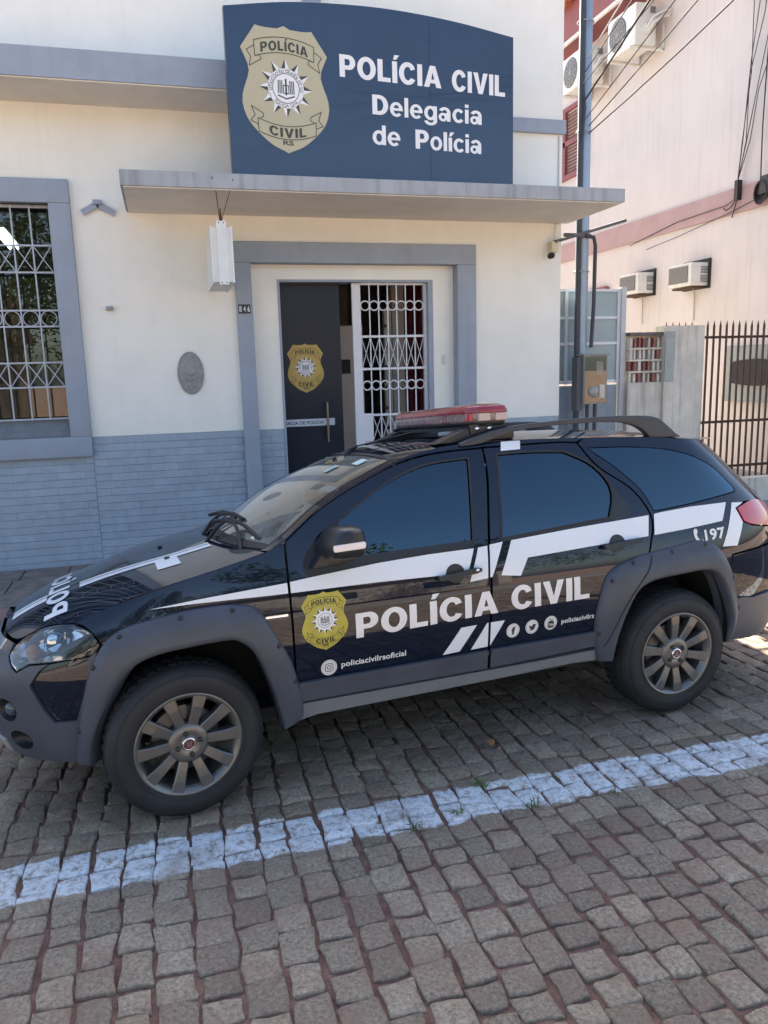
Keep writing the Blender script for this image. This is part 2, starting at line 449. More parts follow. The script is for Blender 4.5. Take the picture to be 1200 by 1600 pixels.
# ---- the police shield badge drawn in its own units: width 1 (x -.5...5), height hh (0 bottom)
SH_HALF = [(0,0),(.14,.025),(.45,.027),(.63,.017),(.97,.20),(.82,.33),(.82,.40),(.96,.55),(.97,.65),(.86,.76),(.62,.86),(.35,.94),(.08,.985),(0,1)]
def shield(parent, place, wd, ht, gold, dark, white, small=True, flip=False, L=.05):
    """place(x,y,layer)->3D with x,y metres from the badge centre"""
    half = [SH_HALF[0]] + smooth_curve(SH_HALF[1:4], 8)[:-1] + smooth_curve(SH_HALF[3:5], 2)[:-1] + smooth_curve(SH_HALF[4:13], 26) + [SH_HALF[13]]
    pts = [(-x/2, .5-y) for x, y in half] + [(x/2, .5-y) for x, y in half[-2:0:-1]]
    X = lambda x, y: (x*wd, y*ht)
    out = [X(*p) for p in pts]
    at = lambda k: (lambda u, v: place(u, v, k))
    plate = panel('badge', out, at(0), gold, parent, h=L, flange=0, flip=flip)
    lines = []
    lw = .009*wd
    def arc(y0, sag, x0, x1, n=12): return [(x0+(x1-x0)*i/n, y0+sag*(1-((2*i/n-1)**2))) for i in range(n+1)]
    lines.append(strip2d([X(*p) for p in arc(.365, .045, -.335, .335)] + [X(*p) for p in arc(.245, .045, .33, -.33)], lw, True))
    for s in (-1, 1):
        lines.append(strip2d([X(s*x, y) for x, y in [(.335, .325), (.42, .285), (.375, .235), (.395, .165), (.26, .225), (.275, .255), (.33, .245)]], lw))
        lines.append(strip2d([X(s*x, y) for x, y in [(.30, -.235), (.265, -.22), (.27, -.195), (.395, -.145), (.36, -.215), (.41, -.26), (.33, -.285)]], lw))
    lines.append(strip2d([X(*p) for p in arc(-.235, -.05, -.33, .33)] + [X(*p) for p in arc(-.34, -.05, .325, -.325)], lw, True))
    def arctext(t, x0, x1, y0, cap, sag):
        v, f = heavy_text(t, x0, x1, y0, cap, .12); v, f = refine(v, f, .06)
        return [X(x, y+sag*(1-(2*x/(.66))**2)) for x, y in v], f
    if small: lines.append(arctext('POLÍCIA', -.265, .265, .262, .075, .045))
    else: lines.append(arctext('POLÍCIA', -.265, .265, .262, .075, .045))
    lines.append(arctext('CIVIL', -.21, .21, -.325, .075, -.05))
    lines.append(([X(x, y) for x, y in fit_text('RS', -.06, .06, -.435, .038, .03)[0]], fit_text('RS', -.06, .06, -.435, .038, .03)[1]))
    asp = wd/ht
    cy = .015
    def pol(r, a): return X(r*math.sin(a), cy+r*math.cos(a)*asp)
    wt = []; bk = []
    for k in range(12):
        a = 2*math.pi*k/12; d = math.pi/12
        wt.append(([pol(.305, a), pol(.19, a), pol(.19, a+d)], [(0, 1, 2)])); bk.append(([pol(.305, a), pol(.19, a-d), pol(.19, a)], [(0, 1, 2)]))
    wt.append(poly_tri([pol(.203, 2*math.pi*k/36) for k in range(36)]))
    decal('badge_lines', lines+bk, at(1), dark, parent, L, flip)
    decal('badge_star', wt, at(1.4), white, parent, L, flip)
    ring = [strip2d([pol(.15, 2*math.pi*k/36) for k in range(36)], lw*.8, True)]
    for sx in (-1, 1):
        for dx in (.045, .065, .085): ring.append(strip2d([X(sx*dx, cy+.075*asp), X(sx*(dx+.004), cy-.05*asp)], .012*wd))
    ring.append(strip2d([X(0, cy+.09*asp), X(0, cy-.06*asp)], .02*wd))
    ring.append(strip2d([X(-.03, cy+.03*asp), X(.03, cy+.03*asp), X(.03, cy-.05*asp), X(-.03, cy-.05*asp)], .01*wd, True))
    ring.append(strip2d([X(-.09, cy-.075*asp), X(0, cy-.105*asp), X(.09, cy-.075*asp)], .014*wd))
    if small:
        v, f = fit_text('ESTADO DO RIO GRANDE DO SUL', -1.75, 1.75, 0, 1, .01)
        ring.append(([pol(.158+.03*y, x) for x, y in v], f))
        v, f = fit_text('POLÍCIA CIVIL', -.8, .8, 0, 1, .01)
        ring.append(([pol(.19-.03*y, math.pi-x) for x, y in v], f))
    decal('badge_seal', ring, at(1.8), dark, parent, L, flip)
    return plate

# ================================================================== SETTING
from mathutils import noise as mnoise
def cobble_mat(name, rnd):
    m = bpy.data.materials.new(name); m.use_nodes = True; n = m.node_tree.nodes; l = m.node_tree.links; b = n['Principled BSDF']
    g = n.new('ShaderNodeNewGeometry'); P = g.outputs['Position']
    def noise(sc, det=5, rough=.6):
        t = n.new('ShaderNodeTexNoise'); t.inputs['Scale'].default_value = sc; t.inputs['Detail'].default_value = det; t.inputs['Roughness'].default_value = rough
        l.new(P, t.inputs['Vector']); return t.outputs[0]
    def rng(s, a, b_, c=0., d=1.):
        r = n.new('ShaderNodeMapRange'); r.inputs[1].default_value = a; r.inputs[2].default_value = b_; r.inputs[3].default_value = c; r.inputs[4].default_value = d
        l.new(s, r.inputs[0]); return r.outputs[0]
    def mix(f, a, c, mode='MIX'):
        x = n.new('ShaderNodeMix'); x.data_type = 'RGBA'; x.blend_type = mode
        for s, v in ((x.inputs[0], f), (x.inputs[6], a), (x.inputs[7], c)):
            if isinstance(v, float): s.default_value = v
            elif isinstance(v, tuple): s.default_value = (*v, 1)
            else: l.new(v, s)
        return x.outputs[2]
    def math_(op, a, c=None):
        x = n.new('ShaderNodeMath'); x.operation = op
        for s, v in ((x.inputs[0], a), (x.inputs[1], c)):
            if v is None: continue
            if isinstance(v, (int, float)): s.default_value = v
            else: l.new(v, s)
        return x.outputs[0]
    grain = noise(70, 9, .8); base = mix(rng(grain, .36, .66), (.150, .114, .078), (.485, .39, .285))
    if rnd == 'obj': rs = n.new('ShaderNodeObjectInfo').outputs['Random']
    else: rs = g.outputs['Random Per Island']
    k = rng(rs, 0, 1, .72, 1.22); cb = n.new('ShaderNodeCombineColor')
    for i in range(3): l.new(k, cb.inputs[i])
    base = mix(1., base, cb.outputs[0], 'MULTIPLY')
    base = mix(rng(noise(4.5, 7, .65), .42, .68, 0, .7), base, (.27, .165, .12))
    base = mix(rng(noise(17, 5), .56, .75, 0, .3), base, (.14, .11, .092))
    sp = n.new('ShaderNodeSeparateXYZ'); l.new(P, sp.inputs[0])
    yb = math_('ADD', sp.outputs[1], math_('MULTIPLY', math_('SUBTRACT', noise(9, 4), .5), .11))
    d = math_('ABSOLUTE', math_('ADD', yb, 4.605))
    band = rng(d, .113, .125, 1, 0)
    wear = math_('MULTIPLY', rng(noise(26, 10, .85), .385, .52), rng(noise(3.1, 3), .30, .44, .35, 1))
    pf = math_('MULTIPLY', band, wear)
    base = mix(pf, base, (.76, .765, .77))
    l.new(base, b.inputs['Base Color']); b.inputs['Roughness'].default_value = .82; b.inputs['Specular IOR Level'].default_value = .35
    bp = n.new('ShaderNodeBump'); bp.inputs['Strength'].default_value = .85; bp.inputs['Distance'].default_value = .007
    hgt = math_('ADD', grain, math_('MULTIPLY', noise(24, 4), 1.3)); l.new(hgt, bp.inputs['Height']); l.new(bp.outputs[0], b.inputs['Normal'])
    return m
M_COB = cobble_mat('cobble_stone', 'obj'); M_COBS = cobble_mat('cobble_stone_far', 'isl')
M_SOIL = mat('red_soil', (.105, .056, .042), .95, var=.4, scale=18, col2=(.27, .15, .11), bump=.8, bscale=120, obj=False)
M_EARTH = mat('earth', (.34, .20, .13), .95, var=.3, scale=1.5, col2=(.42, .28, .19), obj=False, bump=.4, bscale=20)
g = MB().add([(-220,-220,-.3),(220,-220,-.3),(220,220,-.3),(-220,220,-.3)], [(0,1,2,3)]).build('ground', M_EARTH); tag(g, kind='structure')

def camber(y): return -.135*max(0, (y+4.3)/2.05)**1.15
SX0, SX1, SY0, SY1 = -4.2, 8.6, -11.2, -2.27
M_ROADFAR = cobble_mat('cobble_road_far', 'isl')
street = MB().add([(-60,SY0,-.045),(60,SY0,-.045),(60,-4.4,-.045),(-60,-4.4,-.045),(60,SY1,-.2),(-60,SY1,-.2)], [(0,1,2,3),(3,2,4,5)]).build('cobbled_street', M_ROADFAR); tag(street, kind='structure')
# soil that fills the joints
gx = int((SX1-SX0)/.055); gy = int((SY1-SY0)/.055); vv = []; ff = []
for j in range(gy+1):
    for i in range(gx+1):
        x = SX0+i*(SX1-SX0)/gx; y = SY0+j*(SY1-SY0)/gy
        z = camber(y) -.0115 + .0065*mnoise.noise((x*2.3, y*2.3, 1.)) + .006*mnoise.noise((x*9, y*9, 4.))
        vv.append((x, y, z))
for j in range(gy):
    for i in range(gx): k = j*(gx+1)+i; ff.append((k, k+1, k+gx+2, k+gx+1))
tag(MB().add(vv, ff, True).build('soil_joints', M_SOIL, street, fix=False), kind='stuff')
# stones
rs = random.Random(11)
def stone(cx, cy, wx, wy, ztop):
    """one split-faced sett: ring of 12 points, bevelled, slightly tilted top; coordinates relative to its centre"""
    hx, hy = wx/2, wy/2; c = min(hx, hy)*rs.uniform(.06, .30); o = []
    J = lambda a: rs.uniform(-a, a)
    cor = [(-hx+J(.010), -hy+J(.010)), (hx+J(.010), -hy+J(.010)), (hx+J(.010), hy+J(.010)), (-hx+J(.010), hy+J(.010))]
    for i in range(4):
        a, b, d = Vector(cor[i-1]), Vector(cor[i]), Vector(cor[(i+1) % 4])
        p = b+(a-b).normalized()*c*rs.uniform(.5, 1.2); q = b+(d-b).normalized()*c*rs.uniform(.5, 1.2)
        o += [p, (p+q+b*1.2)/3.2, q, (b+d)/2+Vector((J(.007), J(.007)))]
    n = len(o); tx, ty = J(.026), J(.026)
    v = [(p.x, p.y, -.06) for p in o] + [(p.x, p.y, ztop-.007+p.x*tx+p.y*ty+J(.002)) for p in o]
    v += [(p.x*.972, p.y*.972, ztop-.002+p.x*tx+p.y*ty+J(.0015)) for p in o] + [(p.x*.86, p.y*.86, ztop+p.x*tx+p.y*ty+J(.003)) for p in o] + [(J(.01), J(.01), ztop+J(.005))]
    f = []
    for r_ in range(3):
        for i in range(n): f.append((r_*n+i, r_*n+(i+1) % n, (r_+1)*n+(i+1) % n, (r_+1)*n+i))
    f += [(3*n+i, 3*n+(i+1) % n, 4*n) for i in range(n)]
    return v, f
stones = []; x = SX0
while x < SX1:
    pw_ = rs.uniform(.106, .132); y = SY0+rs.uniform(0, .12)
    while y < SY1:
        ln_ = rs.uniform(.098, .160)
        wob = .018*math.sin(y*1.3+x*.7)+.012*math.sin(y*3.1)
        stones.append((x+pw_/2+wob, y+ln_/2, pw_-rs.uniform(.006, .014), ln_-rs.uniform(.005, .012), rs.uniform(-.004, .004)))
        y += ln_
    x += pw_
camL = cam.location.copy() if False else Vector((.014, -7.421, 1.809))
def onscreen(p):
    d = Vector(p)-camL; z = d.dot(_f)
    if z < .3: return None
    u = 600+1212.2*d.dot(_r)/z; v = 800-1212.2*d.dot(_u)/z
    return u, v, z
vis = []
for i, s_ in enumerate(stones):
    q = onscreen((s_[0], s_[1], 0))
    if q and -30 < q[0] < 1230 and 900 < q[1] < 1640 and s_[1] < -4.15: vis.append((q[2], i))
vis.sort(); near = {i for _, i in vis[:300]}
big = MB()
for i, s_ in enumerate(stones):
    v, f = stone(*s_)
    if i in near:
        o = MB().add(v, f, True).build('cobble', M_COB, street, fix=False); o.location = (s_[0], s_[1], camber(s_[1]))
    else: big.add([(p[0]+s_[0], p[1]+s_[1], p[2]+camber(s_[1])) for p in v], f, True)
tag(big.build('cobble_field', M_COBS, street, fix=False), kind='stuff')

# pavement in front of the station
M_SLAB = mat('pavement_slab', (.20, .165, .145), .85, var=.35, scale=7, obj=False, bump=.5, bscale=45, island='obj')
M_SLABP = mat('pavement_slab_pink', (.27, .165, .15), .85, var=.3, scale=8, obj=False, bump=.5, bscale=45, island='obj')
M_CONC = mat('concrete', (.30, .28, .255), .9, var=.3, scale=6, obj=False, bump=.5, bscale=50, streak=.5, streakcol=(.09, .085, .08))
side_ = MB().box(-30, 30, -2.08, .0, -.3, .112).build('sidewalk', M_CONC); tag(side_, kind='structure')
yrow = [-2.07, -1.68, -1.25, -.84, -.42, -.01]
for r_ in range(5):
    x = -3.4+.2*(r_ % 2)
    while x < 4.6:
        wd_ = rs.uniform(.38, .56)
        o = MB().box(0, wd_-.012, 0, yrow[r_+1]-yrow[r_]-.012, .100, .130+rs.uniform(-.003, .003)).build('paving_slab', M_SLABP if r_ == 1 else M_SLAB, side_, bevel=.004, seg=1)
        o.location = (x, yrow[r_], 0); x += wd_
kerb = MB().box(-30, 30, -2.20, -2.10, -.3, .085).build('kerb', M_CONC); tag(kerb, kind='structure')
x = -4.
while x < 7:
    L_ = rs.uniform(.7, .95)
    o = MB().box(0, L_-.012, 0, .155, -.25, .125+rs.uniform(-.004, .004)).build('kerb_stone', M_CONC, kerb, bevel=.012, seg=2); o.location = (x, -2.245, 0); x += L_

# ================================================================== POLICE STATION
M_WALL = mat('white_wall_paint', (.79, .775, .71), .75, var=.045, scale=2.2, obj=False, bump=.12, bscale=140, streak=.09, streakcol=(.50, .47, .41))
M_BLUE = mat('blue_grey_paint', (.285, .325, .385), .62, var=.07, scale=4, obj=False, bump=.12, bscale=120, streak=.14, streakcol=(.15, .16, .18))
M_BRICK = mat('painted_brick', (.315, .375, .44), .6, var=.10, scale=9, obj=False, bump=.35, bscale=70, island='obj')
M_MORT = mat('painted_mortar', (.30, .355, .42), .7, var=.12, scale=14, obj=False, bump=.5, bscale=90)
M_CANSOF = mat('soffit_paint', (.70, .665, .60), .8, var=.07, scale=2.5, obj=False, bump=.15, bscale=90, streak=.12, streakcol=(.42, .38, .33))
M_CANFACE = mat('canopy_face', (.34, .36, .38), .7, var=.10, scale=5, obj=False, bump=.2, bscale=80, streak=.55, streakcol=(.10, .105, .11))
M_INT = mat('interior_cream', (.50, .45, .38), .8, var=.05, scale=1, obj=False)
M_INTF = mat('interior_floor', (.16, .08, .05), .5, var=.3, scale=6, obj=False)
M_WHITE = mat('white_enamel', (.64, .65, .67), .38, var=.04, scale=8, obj=False)
M_DARK = mat('dark_opening', (.02, .02, .022), .7)
M_GLASSW = glass_mat('window_glass', (.55, .60, .60))
M_REDC = mat('red_cloth', (.13, .018, .024), .85, var=.2, scale=10, obj=False)

bld = thing('police_station', 'white single-storey police station with blue-grey trim, painted brick base and concrete canopy', 'building', (0, 0, 0))
FW = dict(x0=-2.75, x1=-.828, z0=1.30, z1=3.265)
DR = dict(x0=.80, x1=2.87, z0=.13, z1=2.83)
XL, XR, ZT = -9.0, 3.972, 5.5
wl = MB(); T_ = .26; D0 = 1.287
wl.box(XL, FW['x0'], 0, T_, D0, ZT).box(FW['x0'], FW['x1'], 0, T_, FW['z1'], ZT)
wl.box(FW['x1'], DR['x0'], 0, T_, D0, ZT).box(DR['x0'], DR['x1'], 0, T_, DR['z1'], ZT).box(DR['x1'], XR, 0, T_, D0, ZT)
# side and back walls, roof slab
wl.box(XL, XL+.25, T_, 9.5, 0, ZT).box(XR-.25, XR, T_, 9.5, 0, ZT-.3).box(XL, XR, 9.5, 9.75, 0, ZT-.4)
wl.build('wall', M_WALL, bld)
MB().box(XL+.25, XR-.25, T_, 9.5, 4.7, 4.85).build('roof', M_CONC, bld)
# brick base: recessed painted mortar with bricks standing proud
MB().box(XL, FW['x0'], .008, T_, 0, D0).build('brick_base', M_MORT, bld); MB().box(DR['x1'], XR, .008, T_, 0, D0).build('brick_base', M_MORT, bld); MB().box(FW['x0'], FW['x1'], .008, T_, 0, FW['z0']).build('brick_base', M_MORT, bld)
base = MB().box(FW['x1'], DR['x0'], .008, T_, 0, D0).build('brick_base', M_MORT, bld)
bh = .0675; br = random.Random(3)
brick_me = []
for k in range(6):
    hw_, hz_ = .1185, .0318; j = lambda a: br.uniform(-a, a)
    o = MB().box(-hw_, hw_, -.004, .012, -hz_+j(.0016), hz_+j(.0016)).build('brick', M_BRICK, base, bevel=.0012, seg=1); brick_me.append(o.data)
    bpy.data.objects.remove(o)
def bricks(x0, x1, z0, z1, yoff=0.):
    nrow = int(round((z1-z0)/bh))
    for r_ in range(nrow):
        z = z1-(r_+.5)*bh
        if z < z0: break
        x = x0-(.121 if r_ % 2 else 0)
        while x < x1-.02:
            a, b = max(x, x0)+.0007, min(x+.242, x1)-.0007
            if b-a > .03:
                o = bpy.data.objects.new('brick', brick_me[br.randrange(6)]); COL.objects.link(o); o.parent = base
                o.location = ((a+b)/2, .004+yoff+br.uniform(-.0016, .0016), z); o.scale = ((b-a)/.236, 1, 1)
            x += .242
bricks(-1.95, -.66, .12, 1.118); bricks(-.655, .69, .12, D0); bricks(3.035, 3.96, .65, D0)
# door surround, recessed panel
sur = MB(); y0 = -.045
sur.box(.69, .835, y0, .08, .13, 2.80).box(2.836, 3.032, y0, .08, .13, 2.80).box(.69, 3.032, y0, .08, 2.80, 2.985)
sur.build('door_surround', M_BLUE, bld, bevel=.004, seg=1)
rp = MB(); yr = .082; dz1 = 2.667; dx0, dx1 = 1.085, 2.62
rp.box(.835, dx0, yr, .26, D0-.01, 2.80).box(dx1, 2.836, yr, .26, D0-.01, 2.80).box(dx0, dx1, yr, .26, dz1, 2.80)
rp.build('entrance_panel', M_WALL, bld)
rb = MB().box(.835, dx0, yr+.006, .26, .13, D0-.01).box(dx1, 2.836, yr+.006, .26, .13, D0-.01); rb.build('entrance_base', M_MORT, bld)
bricks(.84, dx0, .40, D0-.01, yr); bricks(dx1, 2.83, .60, D0-.01, yr)
# door lining (thin grey reveal)
ln = MB().box(dx0, dx0+.022, yr-.006, .27, .28, dz1).box(dx1-.05, dx1, yr-.006, .27, .28, dz1).box(dx0+.022, dx1-.05, yr-.006, .27, dz1-.022, dz1)
ln.build('door_lining', M_BLUE, bld)
MB().box(.70, 2.97, -.35, .26, .0, .275).build('door_step', M_CONC, bld, bevel=.01)
# interior rooms seen through door and window
it = MB()
it.box(-3.2, 3.7, 4.6, 4.7, .28, 3.5).box(-3.3, -3.2, .26, 4.7, .28, 3.5).box(.55, .65, .262, 4.6, .28, 3.5).box(3.6, 3.7, .262, 4.6, .28, 3.5)
it.box(2.10, 2.34, 2.6, 2.7, .28, 3.4).build('interior_wall', M_INT, bld)
MB().box(-3.3, 3.7, .26, 4.7, .20, .279).build('interior_floor', M_INTF, bld)
MB().box(-3.3, 3.7, .262, 4.7, 3.5, 3.6).build('interior_ceiling', M_WALL, bld)
MB().box(1.2, 1.82, 1.0, 1.06, .28, 3.4).build('inner_door', mat('inner_dark', (.06, .055, .05), .6), bld)
MB().box(1.83, 2.10, .90, 1.0, .28, 2.285).build('beige_partition', mat('beige', (.60, .50, .42), .7), bld)
MB().box(1.86, 1.95, .885, .899, 1.78, 1.93).build('wall_switch', M_DARK, bld)
MB().box(2.44, 2.575, .92, 1.02, .28, 3.4).build('beige_column', MATS['beige'], bld)
MB().box(2.345, 2.425, .90, .96, .28, 2.45).build('height_board', mat('board_cream', (.66, .58, .48), .7), bld)
for k in range(9): MB().box(2.345, 2.39 if k % 2 else 2.365, .893, .899, .5+k*.22, .535+k*.22).build('height_mark', M_DARK, bld)
cur = MB()
for k in range(8): cur.tube([(2.61+k*.06, 1.0, .5), (2.61+k*.06+.01, 1.0, 3.0)], .036, 8)
cur.build('red_curtain', M_REDC, bld)
# window: surround frame, sill, pane, sash bars
wf = MB(); fx0, fx1, fz0, fz1 = -2.93, -.655, 1.119, 3.458
wf.box(fx0, FW['x0'], -.06, .06, FW['z0'], FW['z1']).box(FW['x1'], fx1, -.06, .06, FW['z0'], FW['z1']).box(fx0, fx1, -.06, .06, FW['z1'], fz1).box(fx0, fx1, -.06, .008, fz0, FW['z0'])
win = wf.build('window', M_BLUE, bld, bevel=.01, seg=2)
MB().prism([(.0, 1.302), (.24, 1.302), (.24, 1.45), (.09, 1.45), (.0, 1.315)], FW['x0']+.003, FW['x1']-.003, 'X').build('window_sill', mat('slate_sill', (.16, .175, .19), .6, var=.2, scale=12, obj=False), win)
MB().box(FW['x0'], FW['x1'], .165, .171, 1.45, FW['z1']).build('pane', M_GLASSW, win)
sb = MB()
for q in (-2.72, -2.26, -1.79, -1.32, -.855): sb.box(q-.014, q+.014, .175, .20, 1.45, FW['z1'])
for q in (1.465, 2.1, 2.7, 3.25): sb.box(FW['x0'], FW['x1'], .176, .199, q-.014, q+.014)
sb.build('sash', mat('dark_sash', (.035, .037, .04), .5), win)
# canopy, big cornice over the window, thin band on the right
can = MB().box(-.205, 4.062, -1.0, -.001, 3.217, 3.330).build('canopy', M_CANFACE, bld, bevel=.004, seg=1)
MB().box(-.185, 4.042, -.985, -.002, 3.209, 3.216).build('canopy_soffit', M_CANSOF, can)
cor = MB().box(XL, .95, -.58, -.001, 4.070, 4.283).build('cornice', M_BLUE, bld)
MB().box(XL, .935, -.565, -.002, 4.060, 4.0695).build('cornice_soffit', M_CANSOF, cor)
MB().box(.95, 3.99, -.045, -.001, 4.042, 4.168).build('band_moulding', M_BLUE, bld, bevel=.004, seg=1)
MB().box(3.972, 3.99, -.04, 3, 4.042, 4.168).build('band_moulding', M_BLUE, bld)
MB().box(1.42, 1.575, -.05, -.001, 4.17, 5.5).build('pilaster_strip', M_BLUE, bld)
MB().box(2.706, 2.744, .070, .083, 1.845, 1.938).build('bell_push', mat('old_white', (.62, .62, .58), .5), bld, bevel=.004)
MB().tube([(3.935, -.012, 3.2), (3.935, -.012, 4.03)], .009, 6).build('conduit', M_WHITE, bld)

# window grille and door gate (wrought bars welded together: each bar a part)
def ring_pts(cx, cz, y, r, n=20): return [(cx+r*math.cos(2*math.pi*k/n), y, cz+r*math.sin(2*math.pi*k/n)) for k in range(n)]
M_GRL = mat('grille_paint', (.40, .43, .47), .5, var=.08, scale=20, obj=False)
gr = thing('window_grille', 'pale grey wrought bar grille over the station window at left', 'grille', (-1.79, .05, 1.3))
gr_parts = []
def P_(mb, name, m, root):
    o = mb.build(name, m, None); o.parent = root; o.matrix_parent_inverse = Matrix.Translation(-Vector(root.location)); return o
zr = [3.245, 2.934, 2.712, 2.395, 2.259, 1.951, 1.740, 1.462]
xb = [-.845-.1475*k for k in range(13)]
for x in xb[1:]: P_(MB().box(x-.006, x+.006, .043, .057, 1.452, 3.262), 'upright_bar', M_GRL, gr)
P_(MB().box(-.842, -.829, .043, .057, 1.452, 3.262), 'upright_bar', M_GRL, gr)
for z in zr: P_(MB().box(-2.74, -.83, .041, .059, z-.007, z+.007), 'cross_bar', M_GRL, gr)
for k in range(12):
    a, b = xb[k+1], xb[k]
    for (z0, z1) in ((zr[2], zr[1]), (zr[6], zr[5])):
        P_(MB().bar((a, .05, z0), (b, .05, z1), .007), 'lattice_bar', M_GRL, gr); P_(MB().bar((a, .053, z1), (b, .053, z0), .007), 'lattice_bar', M_GRL, gr)
    P_(MB().tube(ring_pts((a+b)/2, (zr[3]+zr[4])/2, .05, .064), .005, 6, closed=True), 'ring', M_GRL, gr)

gate = thing('entrance_gate', 'white barred gate with rows of rings in the right half of the entrance', 'gate', (2.2, .15, .28))
gx0, gx1 = 1.812, 2.572
P_(MB().box(gx0, gx0+.085, .135, .165, .30, 2.640), 'gate_stile', M_WHITE, gate); P_(MB().box(gx1-.03, gx1, .135, .165, .30, 2.640), 'gate_stile', M_WHITE, gate)
for z in (2.635, 2.135, 1.822, 1.368, 1.095, .62, .315): P_(MB().box(gx0+.085, gx1-.03, .136, .164, z-.011, z+.011), 'gate_rail', M_WHITE, gate)
bars = [gx0+.085+(gx1-.03-gx0-.085)*k/7 for k in range(8)]
for x in bars[1:-1]: P_(MB().box(x-.0055, x+.0055, .144, .156, .315, 2.635), 'gate_bar', M_WHITE, gate)
zx = [(1.822, 2.135, 0), (1.11, 1.368, 1)]
for k in range(7):
    a, b = bars[k], bars[k+1]
    for z in (2.43, 1.66, .93): P_(MB().tube(ring_pts((a+b)/2, z, .148, .044), .0075, 8, closed=True), 'gate_ring', M_WHITE, gate)
    for z0, z1, st in zx:
        if k < st: continue
        P_(MB().bar((a, .146, z0), (b, .146, z1), .0055), 'gate_lattice', M_WHITE, gate); P_(MB().bar((a, .154, z1), (b, .154, z0), .0055), 'gate_lattice', M_WHITE, gate)
P_(MB().box(gx0+.085, bars[1], .139, .161, 1.11, 1.385), 'lock_plate', M_WHITE, gate)

# dark glass door leaf with badge, strip and handle
M_NAVY = mat('navy_glass', (.020, .022, .032), .32, spec=.3)
M_GOLD = mat('badge_gold', (.42, .29, .075), .45, var=.12, scale=14)
M_BLACKP = mat('black_print', (.022, .020, .018), .5)
M_WHITEP = mat('white_print', (.74, .745, .75), .5)
leaf = thing('entrance_door', 'dark navy glass entrance door with gold police badge, lettered strip and long handle', 'door', (1.35, .215, .28))
P_(MB().box(.98, 1.700, .205, .225, .285, 2.655), 'door_panel', M_NAVY, leaf)
P_(MB().box(.985, 1.612, .201, .204, 1.283, 1.352), 'lettered_strip', mat('strip_grey', (.50, .53, .57), .4), leaf)
v, f = fit_text('DELEGACIA DE POLÍCIA', 1.005, 1.50, 1.301, .031, .02)
o = decal('strip_lettering', [(v, f)], lambda u, v: (u, .1995, v), mat('strip_ink', (.03, .045, .09), .5), leaf); o.matrix_parent_inverse = Matrix.Translation(-Vector(leaf.location))
hb = MB().cyl((1.535, .165, 1.12), (1.535, .165, 1.512), .013).cyl((1.535, .165, 1.17), (1.535, .205, 1.17), .008).cyl((1.535, .165, 1.46), (1.535, .205, 1.46), .008)
P_(hb, 'pull_handle', mat('dark_chrome', (.12, .125, .135), .25, metal=1), leaf)
for o in [shield(leaf, lambda x, y, k: (1.343+x, .2035-.0008*k, 1.845+y), .365, .47, M_GOLD, M_BLACKP, M_WHITEP)]: pass
for o in leaf.children:
    if o.name.startswith('badge'): o.matrix_parent_inverse = Matrix.Translation(-Vector(leaf.location))

# ------------------------------------------------------------------ things on the facade
# big blue sign, standing on the canopy, turned a little
M_SIGN = mat('sign_blue', (.019, .038, .078), .20, var=.12, scale=1.1, coat=.3, bump=.35, bscale=1.6)
M_SGOLD = mat('sign_badge_gold', (.44, .40, .27), .4)
sg = thing('station_sign', 'large dark blue police station sign with beige badge and white lettering on the canopy', 'sign', (.641, -.9, 3.335), R(6.343))
Wd = 2.53
top = smooth_curve([(0, 1.215), (.5, 1.305), (1.008, 1.352), (1.47, 1.365), (1.987, 1.345), (Wd, 1.292)], 40)
MB().prism([(0, 0.0), (Wd, 0.0)]+top[::-1], 0, .05).build('sign_board', M_SIGN, sg, bevel=.002, seg=1)
MB().bar((.3, .05, .1), (.3, .55, .1), .03).bar((2.2, .05, .1), (2.2, .45, .1), .03).bar((.3, .05, 1.), (.3, .85, 1.), .03).bar((2.2, .05, 1.), (2.2, .6, 1.), .03).build('sign_bracket', mat('galv', (.4, .4, .41), .4, metal=1), sg)
for xx in (1.72,): MB().box(xx-.0015, xx+.0015, -.0012, .002, .004, 1.29).build('sheet_seam', mat('seam_dark', (.012, .02, .04), .5), sg)
for xx in (.03, .82, .87, 1.70, 1.74, 2.50):
    for zz in (.04, .62, 1.17): MB().lathe([(0, -.0035), (.005, -.003), (.006, 0)], (xx, 0, zz), 'Y', 8).build('rivet', M_SIGN, sg)
ft = lambda k: (lambda u, v: (u, -.0025-.001*k, v))
zb = 3.335
def sg_text(t, x0, x1, z, cap, bold=None):
    decal('lettering', [fit_text(t, x0, x1, z-zb, cap, bold, 1.06) if bold else heavy_text(t, x0, x1, z-zb, cap)], ft(0), M_WHITEP, sg, L=9)
sg_text('POLÍCIA', .915, 1.825, 4.146, .168); sg_text('CIVIL', 1.925, 2.445, 4.138, .168)
sg_text('Delegacia', 1.19, 2.215, 3.888, .152)
sg_text('de', 1.185, 1.435, 3.656, .152); sg_text('Polícia', 1.575, 2.21, 3.650, .152)
shield(sg, lambda x, y, k: (.462+x, -.0025-.0012*k, 3.997-zb+y), .72, .93, M_SGOLD, mat('badge_olive_ink', (.05, .055, .04), .5), M_WHITEP, L=.2)

